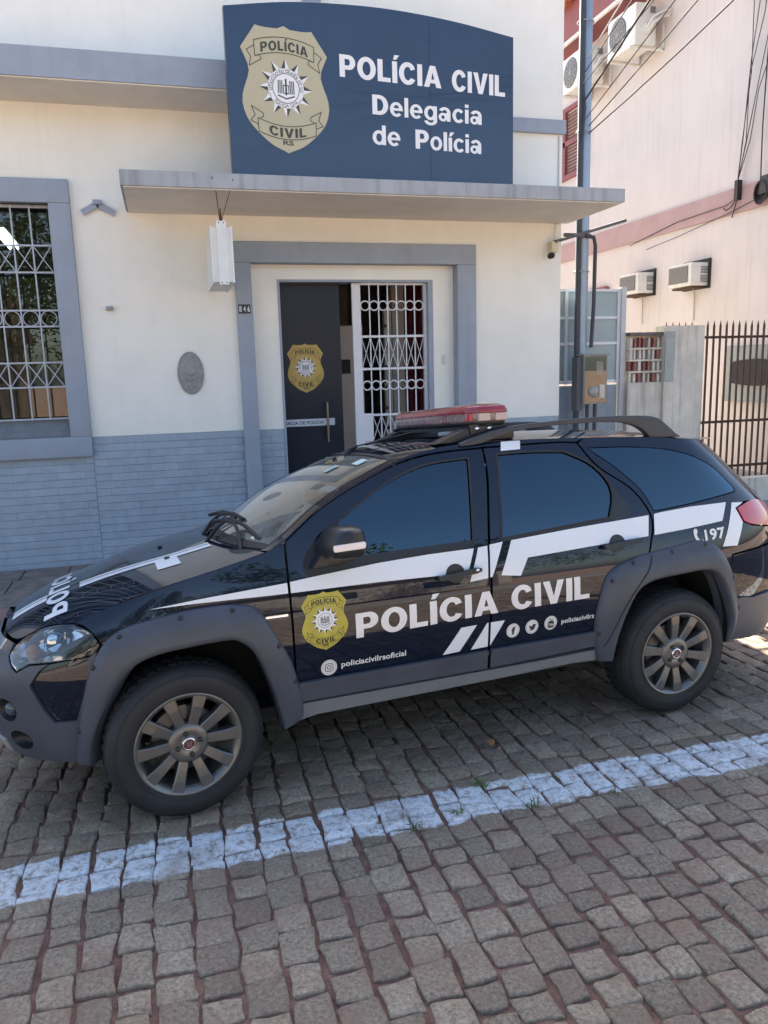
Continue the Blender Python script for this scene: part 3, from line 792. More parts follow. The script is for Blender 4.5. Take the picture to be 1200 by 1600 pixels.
# hanging light box
lb = thing('light_box', 'white double-sided hanging light box jutting out beside the entrance', 'sign box', (.53, -.5, 2.53))
M_LB = mat('light_box_white', (.74, .74, .70), .42, var=.06, scale=6, obj=False, streak=.2, streakcol=(.4, .38, .32))
P_(MB().box(.452, .60, -.88, -.14, 2.535, 2.955), 'box_body', M_LB, lb)
for x0, x1 in ((.440, .452), (.600, .612)): P_(MB().box(x0, x1, -.895, -.125, 2.528, 2.962), 'face_rim', M_LB, lb)
P_(MB().box(.49, .565, -.895, -.882, 2.515, 3.0).box(.505, .512, -.90, -.8955, 2.56, 2.94).box(.54, .547, -.90, -.8955, 2.56, 2.94), 'end_cap', M_LB, lb)
for zz in (2.53, 2.985):
    for xx in (.51, .545): P_(MB().cyl((xx, -.8985, zz), (xx, -.894, zz), .005, 8), 'screw', M_DARK, lb)
P_(MB().tube([(.53, -.8, 2.96), (.52, -.85, 3.06), (.50, -.95, 3.2), (.47, -1.008, 3.30)], .004, 5).tube([(.53, -.8, 2.96), (.55, -.86, 3.05), (.60, -.95, 3.19), (.63, -1.008, 3.29)], .003, 5), 'hanging_wire', mat('rusty_wire', (.12, .07, .045), .8), lb)
P_(MB().tube([(.53, -.8, 2.955), (.535, -.82, 3.03), (.53, -.86, 3.10)], [.012, .010, .004], 6), 'tie_wire', MATS['rusty_wire'], lb)

# oval plaque
M_PLQ = mat('cast_metal', (.30, .30, .295), .6, metal=.3, var=.2, scale=30, bump=.5, bscale=60)
pq = thing('oval_plaque', 'grey cast metal oval plaque on the white wall left of the entrance', 'plaque', (.243, -.002, 1.828))
ov = [(.118*math.cos(t), .192*math.sin(t)) for t in [2*math.pi*k/48 for k in range(48)]]
MB().prism(ov, -.012, 0).build('plaque_plate', M_PLQ, pq, bevel=.003)
def oring(a, b, r): return MB().tube([(a*math.cos(2*math.pi*k/48), -.013, b*math.sin(2*math.pi*k/48)) for k in range(48)], r, 6, closed=True)
oring(.110, .184, .006).build('plaque_rim', M_PLQ, pq); oring(.066, .100, .003).build('plaque_rim', M_PLQ, pq)
MB().lathe([(0, -.024), (.03, -.023), (.046, -.018), (.052, -.012)], (0, 0, .02), n=28).build('plaque_boss', M_PLQ, pq)
MB().tube([(-.05, -.014, -.04), (0, -.014, -.062), (.05, -.014, -.04)], .005, 6).tube([(-.045, -.014, -.055), (0, -.014, -.078), (.045, -.014, -.055)], .004, 6).build('plaque_swag', M_PLQ, pq)
tk = MB()
for k in range(22):
    t = 2*math.pi*k/22; tk.bar((.078*math.cos(t), -.013, .122*math.sin(t)), (.098*math.cos(t), -.013, .162*math.sin(t)), .007, .006)
tk.build('plaque_relief', M_PLQ, pq)

# house number, roof-shaped bracket, stub, cctv
hn = thing('house_number', 'small black house number plates on the grey door surround', 'house number', (.76, -.047, 2.39))
for k, c in enumerate('846'):
    MB().box(-.055+k*.037, -.022+k*.037, -.004, 0, -.040, .040).build('number_plate', M_BLACKP, hn)
    decal('digit', [fit_text(c, -.049+k*.037, -.028+k*.037, -.027, .054, .02)], lambda u, v: (u, -.0055, v), M_WHITEP, hn)
ab = thing('wall_bracket', 'small grey roof-shaped metal bracket on the white wall beside the window', 'bracket', (-.435, -.03, 3.27))
MB().bar((-.128, 0, -.075), (0, 0, .0), .05, .014, up=(0, 1, 0)).bar((0, 0, 0), (.136, 0, -.075), .05, .014, up=(0, 1, 0)).build('bracket_arm', M_BLUE, ab)
MB().box(-.036, .036, -.03, .03, -.004, .030).build('bracket_cap', M_BLUE, ab)
st = thing('wall_stub', 'tiny grey pipe stub in the white wall above the plaque', 'pipe stub', (-.41, 0, 2.405))
MB().box(-.03, .03, -.045, .0, -.017, .017).build('stub', mat('stub_grey', (.33, .33, .33), .7), st, bevel=.004)
MB().cyl((.0, -.046, 0), (.0, -.07, 0), .012, 8).build('stub_end', MATS['stub_grey'], st)
cc = thing('cctv_camera', 'small cream junction box with a black camera under the canopy corner', 'camera', (3.86, -.05, 2.97))
MB().box(-.035, .045, -.04, .048, -.045, .055).build('junction_box', mat('cream_box', (.60, .54, .40), .5), cc, bevel=.006)
MB().lathe([(0, -.04), (.022, -.034), (.03, -.012), (.03, .03)], (-.045, -.05, -.085), n=16).build('camera_body', M_BLACKP, cc)
MB().tube([(.03, .03, .05), (.035, .035, .14), (.05, .04, .25)], .006, 6).build('cable', M_WHITE, cc)

# fluorescent lamp inside the window room
fl = thing('ceiling_lamp', 'lit fluorescent tube lamp seen through the left window', 'lamp', (-1.45, 1.6, 3.2))
P_(MB().bar((-1.42, 1.0, 3.26), (-1.47, 2.2, 3.26), .14, .04), 'lamp_housing', M_WHITE, fl)
for dx in (-.035, .035): P_(MB().cyl((-1.42+dx, 1.02, 3.222), (-1.47+dx, 2.18, 3.222), .014, 8), 'lamp_tube', mat('lamp_glow', (1, 1, .95), .5, emit=(1, .98, .9), estr=3), fl)

# ================================================================== ALLEY AND NEIGHBOUR
M_PINK = mat('pink_wall', (.63, .55, .515), .8, var=.06, scale=1.2, obj=False, bump=.15, bscale=90, streak=.28, streakcol=(.42, .34, .30))
M_ROSE = mat('rose_band', (.42, .27, .26), .75, var=.08, scale=3, obj=False)
M_MAROON = mat('maroon_paint', (.24, .075, .075), .7, var=.1, scale=3, obj=False)
M_RTILE = mat('roof_tile', (.40, .13, .07), .8, var=.25, scale=7, obj=False)
M_METAL = mat('steel_pole', (.30, .36, .42), .45, metal=.3, var=.12, scale=7, obj=False)
M_GALV = mat('galvanised', (.40, .41, .42), .45, metal=.6, var=.15, scale=12, obj=False)
pk = thing('pink_building', 'two-storey pink house with rose band, maroon eaves and louvred shutters beside the station', 'building', (7, 5, 0))
P_(MB().box(7, 15, .2, 12, 0, 7.2), 'wall', M_PINK, pk)
P_(MB().box(6.965, 6.999, .2, 12, 3.60, 3.90), 'rose_band', M_ROSE, pk)
P_(MB().box(6.62, 6.99, .0, 12.2, 6.86, 7.42), 'eaves_fascia', M_MAROON, pk)
P_(MB().tube([(6.60, -.02, 6.865), (6.60, 12.2, 6.865)], .035, 8), 'gutter', mat('gutter_white', (.62, .58, .55), .5), pk)
rf = P_(MB().add([(6.5, -.2, 7.4), (6.5, 12.4, 7.4), (10.5, 12.4, 9.0), (10.5, -.2, 9.0), (15.5, -.2, 7.4), (15.5, 12.4, 7.4)], [(0, 1, 2, 3), (3, 2, 5, 4)]), 'roof', M_RTILE, pk)
for k in range(26):
    P_(MB().tube([(6.48, .0+k*.48, 7.44), (8.0, .0+k*.48, 8.05)], .11, 8), 'roof_tile', M_RTILE, pk)
def shutter(y0, y1, z0, z1):
    fr = P_(MB().box(6.94, 6.999, y0-.06, y0, z0, z1).box(6.94, 6.999, y1, y1+.06, z0, z1).box(6.94, 6.999, y0, y1, z1-.05, z1+.02).box(6.94, 6.999, y0, y1, z0-.02, z0+.05).box(6.945, 6.999, (y0+y1)/2-.04, (y0+y1)/2+.04, z0+.05, z1-.05).box(6.945, 6.999, y0, y1, (z0+z1)/2-.04, (z0+z1)/2+.04), 'shutter_frame', M_MAROON, pk)
    n_ = int((z1-z0-.1)/.055)
    for k in range(n_):
        z = z0+.06+k*.055
        o = MB().add([(6.955, y0+.001, z), (6.955, y1-.001, z), (6.99, y1-.001, z+.045), (6.99, y0+.001, z+.045)], [(0, 1, 2, 3)]).build('slat', M_MAROON, fr, fix=False)
shutter(4.85, 6.2, 4.98, 6.1); shutter(4.1, 5.3, 2.25, 3.02)
P_(MB().box(6.93, 6.999, .35, 1.17, 1.30, 1.99), 'grey_cabinet', mat('grey_cab', (.27, .28, .28), .6, var=.1, scale=5, obj=False), pk)
slot = smooth_curve([(.40, 1.52), (.95, 1.52), (1.02, 1.58), (1.02, 1.74), (.95, 1.80), (.40, 1.80)], 30, True)
P_(MB().prism(slot, 6.915, 6.932, 'X'), 'cabinet_slot', M_DARK, pk)

M_ACW = mat('ac_casing', (.66, .63, .58), .5, var=.08, scale=9, streak=.25, streakcol=(.34, .27, .20))
M_ACG = mat('ac_grille', (.16, .155, .15), .6)
M_RUST = mat('rust', (.075, .038, .025), .85, var=.4, scale=30, bump=.4, bscale=120)
def condenser(loc, label):
    """outdoor split unit with its fan on the -x side"""
    t = thing('ac_condenser', label, 'air conditioner', loc, 0, 'split units under the pink eaves')
    MB().box(-.16, .16, -.35, .35, 0, .52).build('casing', M_ACW, t, bevel=.012)
    MB().lathe([(0, -.168), (.19, -.168), (.215, -.163), (.215, -.158)], (0, .09, .27), 'X', 32).build('fan_grille', M_ACG, t)
    gg = MB()
    for k in range(1, 5): gg.tube([(-.172, .09+.046*k*math.cos(a), .27+.046*k*math.sin(a)) for a in [2*math.pi*i/24 for i in range(24)]], .003, 4, closed=True)
    for k in range(6): a = math.pi*k/6; gg.bar((-.173, .09-.21*math.cos(a), .27-.21*math.sin(a)), (-.173, .09+.21*math.cos(a), .27+.21*math.sin(a)), .004)
    gg.build('fan_guard', mat('guard_grey', (.42, .41, .39), .5), t)
    MB().lathe([(0, -.166), (.05, -.175), (.06, -.166)], (0, .09, .27), 'X', 16).build('fan_hub', M_ACG, t)
    for yy in (-.28, .28): MB().bar((.33, yy, -.02), (-.2, yy, -.02), .03).bar((.32, yy, -.02), (.32, yy, .32), .03).build('wall_bracket', M_ACW, t)
    MB().box(-.02, .06, -.38, -.35, .12, .26).tube([(.02, -.37, .16), (.05, -.46, .24), (.2, -.44, .34), (.32, -.42, .36)], .022, 8).tube([(.0, -.37, .2), (.03, -.47, .30), (.2, -.46, .40), (.32, -.44, .42)], .016, 8).build('pipe', M_ACW, t)
    MB().box(.06, .14, -.356, -.349, .40, .48).build('cover', M_ACG, t)
condenser((6.66, 3.08, 6.08), 'white split air conditioner high on the pink wall, the nearer of the two')
condenser((6.66, 4.42, 6.05), 'white split air conditioner high on the pink wall, partly behind the steel pole')
def window_ac(loc, label):
    t = thing('window_air_conditioner', label, 'air conditioner', loc, 0, 'window units in the pink wall')
    t.scale = (.9, .9, .86)
    MB().box(-.30, .0, -.26, .26, 0, .34).build('casing', M_ACW, t, bevel=.01)
    MB().box(-.312, -.30, -.19, .245, .055, .30).build('coil_panel', M_ACG, t)
    gl = MB()
    for k in range(12): gl.box(-.318, -.312, -.19, .245, .062+k*.02, .068+k*.02)
    gl.build('coil_louvre', mat('louvre_grey', (.25, .24, .23), .5), t)
    sv_ = MB()
    for zz in (.05, .18):
        for k in range(5): sv_.box(-.14, -.02, -.266, -.2605, zz+k*.022, zz+.012+k*.022)
    sv_.build('side_vent', M_ACG, t)
    MB().box(-.02, .012, -.30, .30, -.04, -.002).box(-.02, .012, -.30, .30, .345, .40).box(-.02, .012, -.30, -.265, -.002, .345).build('wall_hole', M_DARK, t)
    MB().box(-.25, .0, -.22, .24, -.035, -.008).build('drip_tray', M_RUST, t)
    MB().tube([(-.05, .02, -.02), (-.03, .02, -.06), (-.012, .03, -.12), (-.010, .03, -.5)], .009, 6).build('drain_hose', mat('hose_grey', (.45, .40, .34), .6), t)
window_ac((6.99, 1.86, 2.79), 'old window air conditioner in the pink wall, the one nearer the street')
window_ac((6.99, 3.06, 2.81), 'old window air conditioner in the pink wall, the one nearer the steel pole')

# yard behind the fence
MB().box(4.0, 7.0, .28, 12, -.05, .44).build('yard', M_CONC)['kind'] = 'structure'
MB().box(3.975, 15, -.02, .28, -.05, .17).build('alley_apron', M_CONC)['kind'] = 'structure'
# steel pole with meter box
po = thing('steel_pole', 'tall bluish steel service pole with a black conduit between station and alley', 'pole', (4.245, .07, .13))
P_(MB().lathe([(.070, .13), (.067, 3.0), (.062, 6.4), (0, 6.42)], (4.25, .07, 0), 'Z', 20), 'pole_shaft', M_METAL, po)
P_(MB().tube([(4.185, .02, .13), (4.182, .02, 2.2), (4.187, .018, 4.3), (4.19, .02, 6.3)], .028, 8), 'conduit', mat('black_conduit', (.045, .05, .06), .55), po)
P_(MB().bar((3.86, -.08, 3.02), (4.78, .12, 3.28), .03), 'cross_arm', mat('dark_steel', (.10, .095, .09), .6, metal=.3), po)
P_(MB().bar((4.0, -.01, 3.10), (4.3, .0, 3.10), .03, .035), 'cross_arm', MATS['dark_steel'], po)
P_(MB().tube([(4.24, -.01, 3.10), (4.33, -.02, 3.08), (4.35, -.02, 3.0), (4.345, -.02, 2.4), (4.33, -.01, 1.98)], .021, 8), 'bent_conduit', MATS['black_conduit'], po)
P_(MB().tube([(4.185, -.005, 4.55), (4.2, -.03, 4.3), (4.185, -.01, 4.0)], .012, 6), 'cable_loop', MATS['black_conduit'], po)
P_(MB().tube([(4.25, .0, 6.2), (4.2, -.02, 5.9), (4.19, -.01, 5.5)], .012, 6), 'cable_loop', MATS['black_conduit'], po)
for zz in (5.1, 4.1, 2.75): P_(MB().tube(ring_pts(0, 0, 0, .068, 20) and [(4.235+.078*math.cos(a), .055+.078*math.sin(a), zz) for a in [2*math.pi*k/20 for k in range(20)]], .006, 6, closed=True), 'strap', M_GALV, po)
mb_ = thing('meter_box', 'grey electricity meter box with clear front on the steel pole', 'meter box', (4.36, -.02, 1.4))
P_(MB().box(4.13, 4.19, -.09, .02, 1.33, 1.885), 'back_plate', mat('meter_dark', (.07, .075, .085), .5), mb_)
P_(MB().box(4.19, 4.46, -.12, .0, 1.40, 1.90).box(4.17, 4.48, -.14, .01, 1.90, 1.915), 'box_shell', mat('meter_grey', (.24, .25, .25), .5, var=.1, scale=9, obj=False), mb_)
P_(MB().box(4.215, 4.435, -.105, -.09, 1.42, 1.86), 'meter_board', mat('meter_cream', (.13, .13, .12), .5), mb_)
P_(MB().lathe([(0, -.150), (.05, -.148), (.058, -.13), (.058, -.106)], (4.30, 0, 1.53), n=20), 'meter', mat('meter_face', (.30, .30, .28), .3), mb_)
P_(MB().box(4.37, 4.43, -.13, -.106, 1.46, 1.60).box(4.33, 4.41, -.125, -.106, 1.70, 1.84), 'breaker', M_GALV, mb_)
P_(MB().box(4.20, 4.45, -.127, -.1215, 1.41, 1.885), 'clear_cover', glass_mat('clear_cover', (.78, .78, .74)), mb_)
P_(MB().tube([(4.27, -.06, .15), (4.27, -.06, 1.40)], .02, 8).tube([(4.36, -.06, .15), (4.36, -.06, 1.40)], .02, 8), 'riser_pipe', MATS['black_conduit'], mb_)

# glazed alley gate
ag = thing('alley_gate', 'white framed gate with frosted panes and grey metal lower panels beside the pole', 'gate', (4.35, .25, .17))
M_FROST = mat('frosted_pane', (.30, .36, .36), .35, var=.08, scale=6, obj=False)
zs = [1.62, 2.03, 2.30, 2.585]; xs_ = [3.99, 4.10, 4.235, 4.80]
xs_ = [3.985, 4.17, 4.80]
for a in range(2):
    for b in range(3): P_(MB().box(xs_[a]+.016, xs_[a+1]-.016, .245, .255, zs[b]+.014, zs[b+1]-.014), 'pane', M_FROST, ag)
for x in xs_: P_(MB().box(x-.017, x+.017, .225, .275, 1.60, 2.60), 'gate_stile', M_WHITE, ag)
for z in zs: P_(MB().box(3.985, 4.80, .230, .270, z-.013, z+.013), 'gate_rail', M_WHITE, ag)
for k in range(7): P_(MB().box(3.985+k*.117, 3.985+k*.117+.112, .235, .262, .2, 1.585), 'metal_panel', mat('gate_metal', (.25, .29, .33), .5, var=.08, scale=8, obj=False), ag)
P_(MB().box(4.815, 4.87, .2, .3, .17, 2.62), 'gate_post', mat('old_frame', (.50, .50, .49), .6), ag)

# low rendered wall with pierced old brick panel
M_REND = mat('old_render', (.60, .545, .46), .9, var=.14, scale=4, obj=False, bump=.5, bscale=40, streak=.75, streakcol=(.12, .115, .105))
M_OLDBR = mat('old_brick', (.30, .12, .10), .9, var=.35, scale=25, obj=False, bump=.6, bscale=60, island='obj')
lw_ = thing('low_wall', 'weathered grey rendered garden wall with a crumbling pierced brick panel', 'wall', (5.3, .2, .17))
P_(MB().box(4.875, 5.36, .14, .30, .0, 1.575), 'wall_body', M_REND, lw_)
P_(MB().box(5.30, 5.80, .10, .30, .0, 2.185).box(5.30, 5.80, .095, .30, 2.185, 2.20), 'wall_pier', M_REND, lw_)
P_(MB().box(4.88, 5.30, .22, .29, 1.575, 2.10), 'panel_back', M_REND, lw_)
rb_ = random.Random(5)
for r_ in range(4):
    for k in range(7):
        x = 4.895+k*.058; z = 1.60+r_*.125
        P_(MB().box(x, x+rb_.uniform(.022, .034), .145+rb_.uniform(0, .02), .22, z, z+rb_.uniform(.09, .105)), 'brick', M_OLDBR if rb_.random() < .45 else M_REND, lw_)
    P_(MB().box(4.882, 5.298, .14+rb_.uniform(0, .012), .219, 1.577+r_*.125, 1.597+r_*.125), 'brick_course', M_REND, lw_)
P_(MB().box(4.88, 5.30, .135, .29, 2.10, 2.135), 'coping', mat('coping_moss', (.12, .11, .10), .95, var=.5, scale=20, obj=False, bump=.6), lw_)
P_(MB().box(5.30, 5.42, .088, .0995, 1.60, 2.14), 'grey_patch', mat('patch_grey', (.34, .36, .33), .85, var=.15, scale=8, obj=False), lw_)

# rusty fence
fe = thing('spiked_fence', 'rusty brown spiked iron fence in front of the pink wall', 'fence', (6.4, .18, .45))
for z in (2.07, 1.12, .60): P_(MB().box(5.805, 7.0, .166, .194, z-.014, z+.014), 'fence_rail', M_RUST, fe)
for k in range(19):
    x = 5.46+k*.0835
    if x < 5.80: 
        P_(MB().box(x-.009, x+.009, .31, .328, 1.9, 2.19).add([(x-.009, .31, 2.19), (x+.009, .31, 2.19), (x+.009, .328, 2.19), (x-.009, .328, 2.19), (x, .319, 2.26)], [(0, 1, 4), (1, 2, 4), (2, 3, 4), (3, 0, 4)]), 'fence_bar', M_RUST, fe); continue
    P_(MB().box(x-.009, x+.009, .147, .165, .47, 2.19).add([(x-.009, .147, 2.19), (x+.009, .147, 2.19), (x+.009, .165, 2.19), (x-.009, .165, 2.19), (x, .156, 2.26)], [(0, 1, 4), (1, 2, 4), (2, 3, 4), (3, 0, 4)]), 'fence_bar', M_RUST, fe)
P_(MB().box(5.80, 7.0, .12, .24, .0, .45), 'fence_plinth', M_REND, fe)

# cables
M_CAB = mat('black_cable', (.035, .03, .03), .7)
def cable(a, b, sag, r, label, kind='cable', extra=None, m=None):
    a = Vector(a); b = Vector(b)
    pts = [a.lerp(b, t)+Vector((0, 0, -4*sag*t*(1-t))) for t in [k/14 for k in range(15)]]
    o = MB().tube([p-a for p in pts], r, 6).build('overhead_cable', m or M_CAB); o.location = a
    tag(o, label, 'cable', 'cables around the steel pole')
for (a_, b_, sag_, r_, lab) in [
    ((4.24, -.03, 4.06), (4.95, -9, 7.3), .35, .006, 'lowest slack black cable leaving the steel pole toward the upper right'),
    ((4.24, -.03, 4.13), (4.10, -9, 7.2), .22, .005, 'second slack black cable leaving the steel pole above the lowest one'),
    ((4.19, -.03, 4.36), (2.55, -9, 6.2), .06, .009, 'thick taut black cable crossing in front of the near split unit'),
    ((4.16, -.03, 4.50), (3.05, -9, 5.6), .05, .005, 'thin taut cable passing just above the thick one'),
    ((4.19, -.03, 4.62), (2.0, -9, 5.2), .02, .005, 'thin cable running along the maroon eaves'),
    ((4.21, -.03, 4.20), (3.5, -9, 6.9), .12, .004, 'very thin cable between the slack and the taut ones')]:
    cable(a_, b_, sag_, r_, lab)
cable((4.22, -.03, 4.75), (1.9, -9, 5.35), .01, .006, 'pale cable crossing the maroon eaves fascia', m=mat('pale_cable', (.5, .48, .46), .6))
ib = thing('cable_anchor', 'dark cable anchor with a fan of hanging wires on the rose band', 'cable anchor', (6.93, 1.085, 3.8))
P_(MB().box(6.90, 6.965, 1.05, 1.11, 3.74, 3.97), 'anchor_block', M_BLACKP, ib)
for k, (y, z) in enumerate([(.99, 5.9), (.86, 6.1), (.80, 5.75), (.70, 5.6), (.60, 5.4)]):
    P_(MB().tube([(6.92, 1.08, 3.95), (6.94-.02*(k % 2), 1.06-.035*k, 4.4), (6.95-.05*(k % 3), (y+1.06)/2-.05+.02*(k % 2), (z+4.4)/2), (6.95, y, z), (6.95, y-.06, 6.9)], .0055, 5), 'hanging_wire', M_CAB, ib)
P_(MB().tube([(6.93, 1.08, 3.78), (6.95, 1.3, 3.72), (6.955, 2.28, 3.70), (6.955, 3.43, 3.56)], .0055, 5), 'wall_wire', M_CAB, ib)
P_(MB().tube([(6.94, .7, 3.70), (6.955, 1.25, 3.62), (6.955, 2.3, 3.50), (6.955, 3.0, 3.44)], .005, 5), 'wall_wire', M_CAB, ib)
P_(MB().tube([(6.93, 1.08, 3.78), (6.94, 1.2, 3.68), (6.94, 1.3, 3.66), (6.94, 1.34, 3.70)], .007, 5).tube([(6.93, 1.08, 3.77), (6.94, 1.15, 3.62), (6.94, 1.17, 3.55)], .008, 5), 'loose_wire', M_CAB, ib)
ck = thing('coiled_cable', 'tangled coil of black cable hung on the rose band at right edge', 'cable coil', (6.9, .66, 3.75))
for k in range(6): P_(MB().tube([(6.90+.012*k, .66+(.10+.012*k)*math.cos(a), 3.74+(.13-.01*k)*math.sin(a)+.01*k) for a in [2*math.pi*i/20 for i in range(20)]], .010, 5, closed=True), 'cable_loop', M_CAB, ck)
P_(MB().box(6.90, 6.98, .52, .68, 3.72, 3.92), 'junction', M_BLACKP, ck)
P_(MB().tube([(6.93, .70, 3.88), (6.95, .74, 4.5), (6.95, .72, 5.3), (6.95, .66, 6.8)], .008, 5), 'feed_wire', M_CAB, ck)

# weeds in the joints and a dry leaf
M_GRASS = mat('weed_green', (.13, .17, .045), .8, var=.3, scale=30)
wr = random.Random(9)
for (x, y, n_, lab) in [(1.215, -4.50, 26, 'largest green weed tuft growing through the painted line'), (1.36, -4.72, 22, 'green weed tuft at the near edge of the painted line'), (.86, -4.72, 14, 'sparse weed tuft near the middle of the painted line'), (1.05, -4.66, 16, 'small flat weed tuft on the painted line'), (1.72, -4.74, 12, 'tiny weed tuft in the joints right of the others')]:
    t = MB()
    for k in range(n_):
        a = wr.uniform(0, 6.28); L_ = wr.uniform(.02, .05); bx_, by_ = wr.uniform(-.025, .025), wr.uniform(-.018, .018); w_ = .0022
        d_ = Vector((math.cos(a), math.sin(a), 0)); p0 = Vector((bx_, by_, -.012)); p1 = p0+d_*L_*.35+Vector((0, 0, L_*.8)); p2 = p0+d_*L_+Vector((0, 0, L_*.9)); s_ = Vector((-d_.y, d_.x, 0))*w_
        t.add([p0-s_, p0+s_, p1+s_, p1-s_, p2], [(0, 1, 2, 3), (3, 2, 4)])
    o = t.build('weed_tuft', M_GRASS, fix=False); o.location = (x, y, 0); tag(o, lab, 'weed', 'weeds along the painted line')
lf = MB(); 
for i in range(7):
    t = i/6; w_ = .018*math.sin(math.pi*min(1, t*.95+.04)); zz = .012+.012*math.sin(t*3)
    lf.v += [(-w_, t*.075, zz+.008), (0, t*.075, zz), (w_, t*.075, zz+.010)]
for i in range(6):
    k = i*3; lf.f += [(k, k+1, k+4, k+3), (k+1, k+2, k+5, k+4)]; lf.sm += [True, True]
o = lf.build('dry_leaf', mat('dry_leaf', (.42, .20, .07), .8, var=.2, scale=60), fix=False); o.location = (1.40, -4.22, 0); tag(o, 'curled orange-brown dry leaf lying on the cobbles near the car', 'leaf')

# ================================================================== POLICE CAR
# body described by a side surface: side(s, z) with s running from nose centre (-1.25) along the flank to tail centre (3.75)
class Spl:
    """natural cubic spline"""
    def __init__(s,X,Y):
        X=np.array(X,float);Y=np.array(Y,float);n=len(X);h=np.diff(X)
        A=np.zeros((n,n));b=np.zeros(n);A[0,0]=A[-1,-1]=1
        for i in range(1,n-1):
            A[i,i-1]=h[i-1];A[i,i]=2*(h[i-1]+h[i]);A[i,i+1]=h[i]
            b[i]=3*((Y[i+1]-Y[i])/h[i]-(Y[i]-Y[i-1])/h[i-1])
        c=np.linalg.solve(A,b);s.X=X;s.Y=Y;s.c=c;s.h=h
        s.b=[(Y[i+1]-Y[i])/h[i]-h[i]*(2*c[i]+c[i+1])/3 for i in range(n-1)]
        s.d=[(c[i+1]-c[i])/(3*h[i]) for i in range(n-1)]
    def __call__(s,x):
        X=s.X
        if x<=X[0]: return s.Y[0]+s.b[0]*(x-X[0])
        if x>=X[-1]:
            i=len(X)-2;t=X[-1]-X[i]
            return s.Y[-1]+(s.b[i]+2*s.c[i]*t+3*s.d[i]*t*t)*(x-X[-1])
        i=int(np.searchsorted(X,x))-1;t=x-X[i]
        return s.Y[i]+s.b[i]*t+s.c[i]*t*t+s.d[i]*t**3
YC=0.81
HWS=Spl([.2,.30,.42,.52,.62,.72,.80,.88,.94,1.0,1.1,1.2,1.3,1.4,1.46,1.50],
        [.81-q for q in (.075,.055,.040,.03,.021,.020,.026,.039,.053,.072,.107,.146,.188,.237,.275,.31)])
NOSE=Spl([.2,.25,.35,.45,.55,.65,.75,.82,.88,.95,1.05],[-.68,-.73,-.785,-.81,-.82,-.805,-.735,-.665,-.58,-.46,-.30])
TAIL=Spl([.25,.35,.5,.62,.75,.95,1.05,1.2,1.35,1.42,1.5],[3.36,3.45,3.51,3.50,3.45,3.42,3.36,3.19,3.02,2.93,2.84])
X0,X1=.1,2.5
def sell(phi,a,b,n):
    c,s=abs(math.cos(phi)),abs(math.sin(phi))
    r=1/((c/b)**n+(s/a)**n)**(1/n)
    return r*math.sin(phi),r*math.cos(phi)
def side(s,z,off=0.0):
    h=HWS(z)+off
    if s<X0:
        a=X0-NOSE(z)+off
        dx,hy=sell(min((X0-s)/1.35,1.0)*math.pi/2,a,h,2.9)
        return (X0-dx,YC-hy,z)
    if s>X1:
        a=max(TAIL(z),2.6)-X1+off
        dx,hy=sell(min((s-X1)/1.25,1.0)*math.pi/2,a,h,3.3)
        return (X1+dx,YC-hy,z)
    return (s,YC-h,z)
CO = Vector((1.2325, .81, 0))
ca, sa = math.cos(.08704), math.sin(.08704)
car = thing('police_car', 'black police estate car with white stripes, lettering and roof light bar parked on the cobbles', 'car',
            (CO.x*ca-CO.y*sa, -4.365+CO.x*sa+CO.y*ca, 0), .08704)
CARSH = .082
def near(off=0.): 
    def fn(s, z):
        p = side(s, z, off); return (p[0]-CO.x, p[1]-CO.y, p[2])
    return fn
def far(off=0.):
    def fn(s, z):
        p = side(s, z, off); return (p[0]-CO.x, -(p[1]-CO.y), p[2])
    return fn
def both(name, poly, m, holes=(), off=0., h=.05, flange=.014, shrink=.0022, parent=None, farside=True, de=None):
    o = panel(name, poly, near(off), m, parent or car, holes, h, flange, shrink, False, de)
    if farside: panel(name, poly, far(off), m, parent or car, holes, max(h, .07), 0, shrink, True, de)
    return o

M_PAINT = mat('black_car_paint', (.003, .0075, .020), .35, coat=1., spec=.0)
M_PLAST = mat('grey_black_plastic', (.058, .066, .084), .42, var=.14, scale=6, bump=.06, bscale=700, spec=.45)
M_SATIN = mat('satin_black_trim', (.016, .018, .022), .38, spec=.5)
M_RUB = mat('rubber', (.022, .022, .024), .72, var=.12, scale=9)
M_TYRE = mat('tyre_rubber', (.019, .020, .022), .66, var=.3, scale=7, bump=.15, bscale=90)
M_SGLASS = glass_mat('tinted_side_glass', (.012, .014, .016), fac=2.3, film=(.55, .80, 1.0))
M_WGLASS = glass_mat('windscreen_glass', (.66, .74, .70), fac=1.7, painted_haze=.2)  # milky veil put into the glass colour, stands in for the white wall's reflection
M_ALLOY = mat('grey_alloy', (.185, .178, .165), .36, metal=.75, var=.06, scale=10)
M_CHROME = mat('chrome', (.75, .76, .78), .08, metal=1)
M_DECAL = mat('white_vinyl', (.70, .73, .76), .32, coat=.25)
M_LETTER = mat('reflective_white_vinyl', (.72, .71, .69), .38, coat=.2)
M_CARGOLD = mat('car_badge_gold', (.42, .36, .055), .4, var=.15, scale=18)
M_INBLK = mat('cabin_black', (.018, .018, .019), .8)
M_SEAT = mat('seat_fabric', (.10, .10, .105), .9, var=.1, scale=60)
M_DASH = mat('dash_plastic', (.055, .055, .055), .7)
M_BRAKE = mat('brake_iron', (.18, .17, .16), .5, metal=.8)
M_WELL = mat('wheel_well', (.012, .012, .013), .9)
M_REDL = mat('red_lens', (.42, .010, .022), .12, coat=.8)
M_SILL = mat('sill_grey', (.16, .165, .17), .42, var=.06, scale=5)

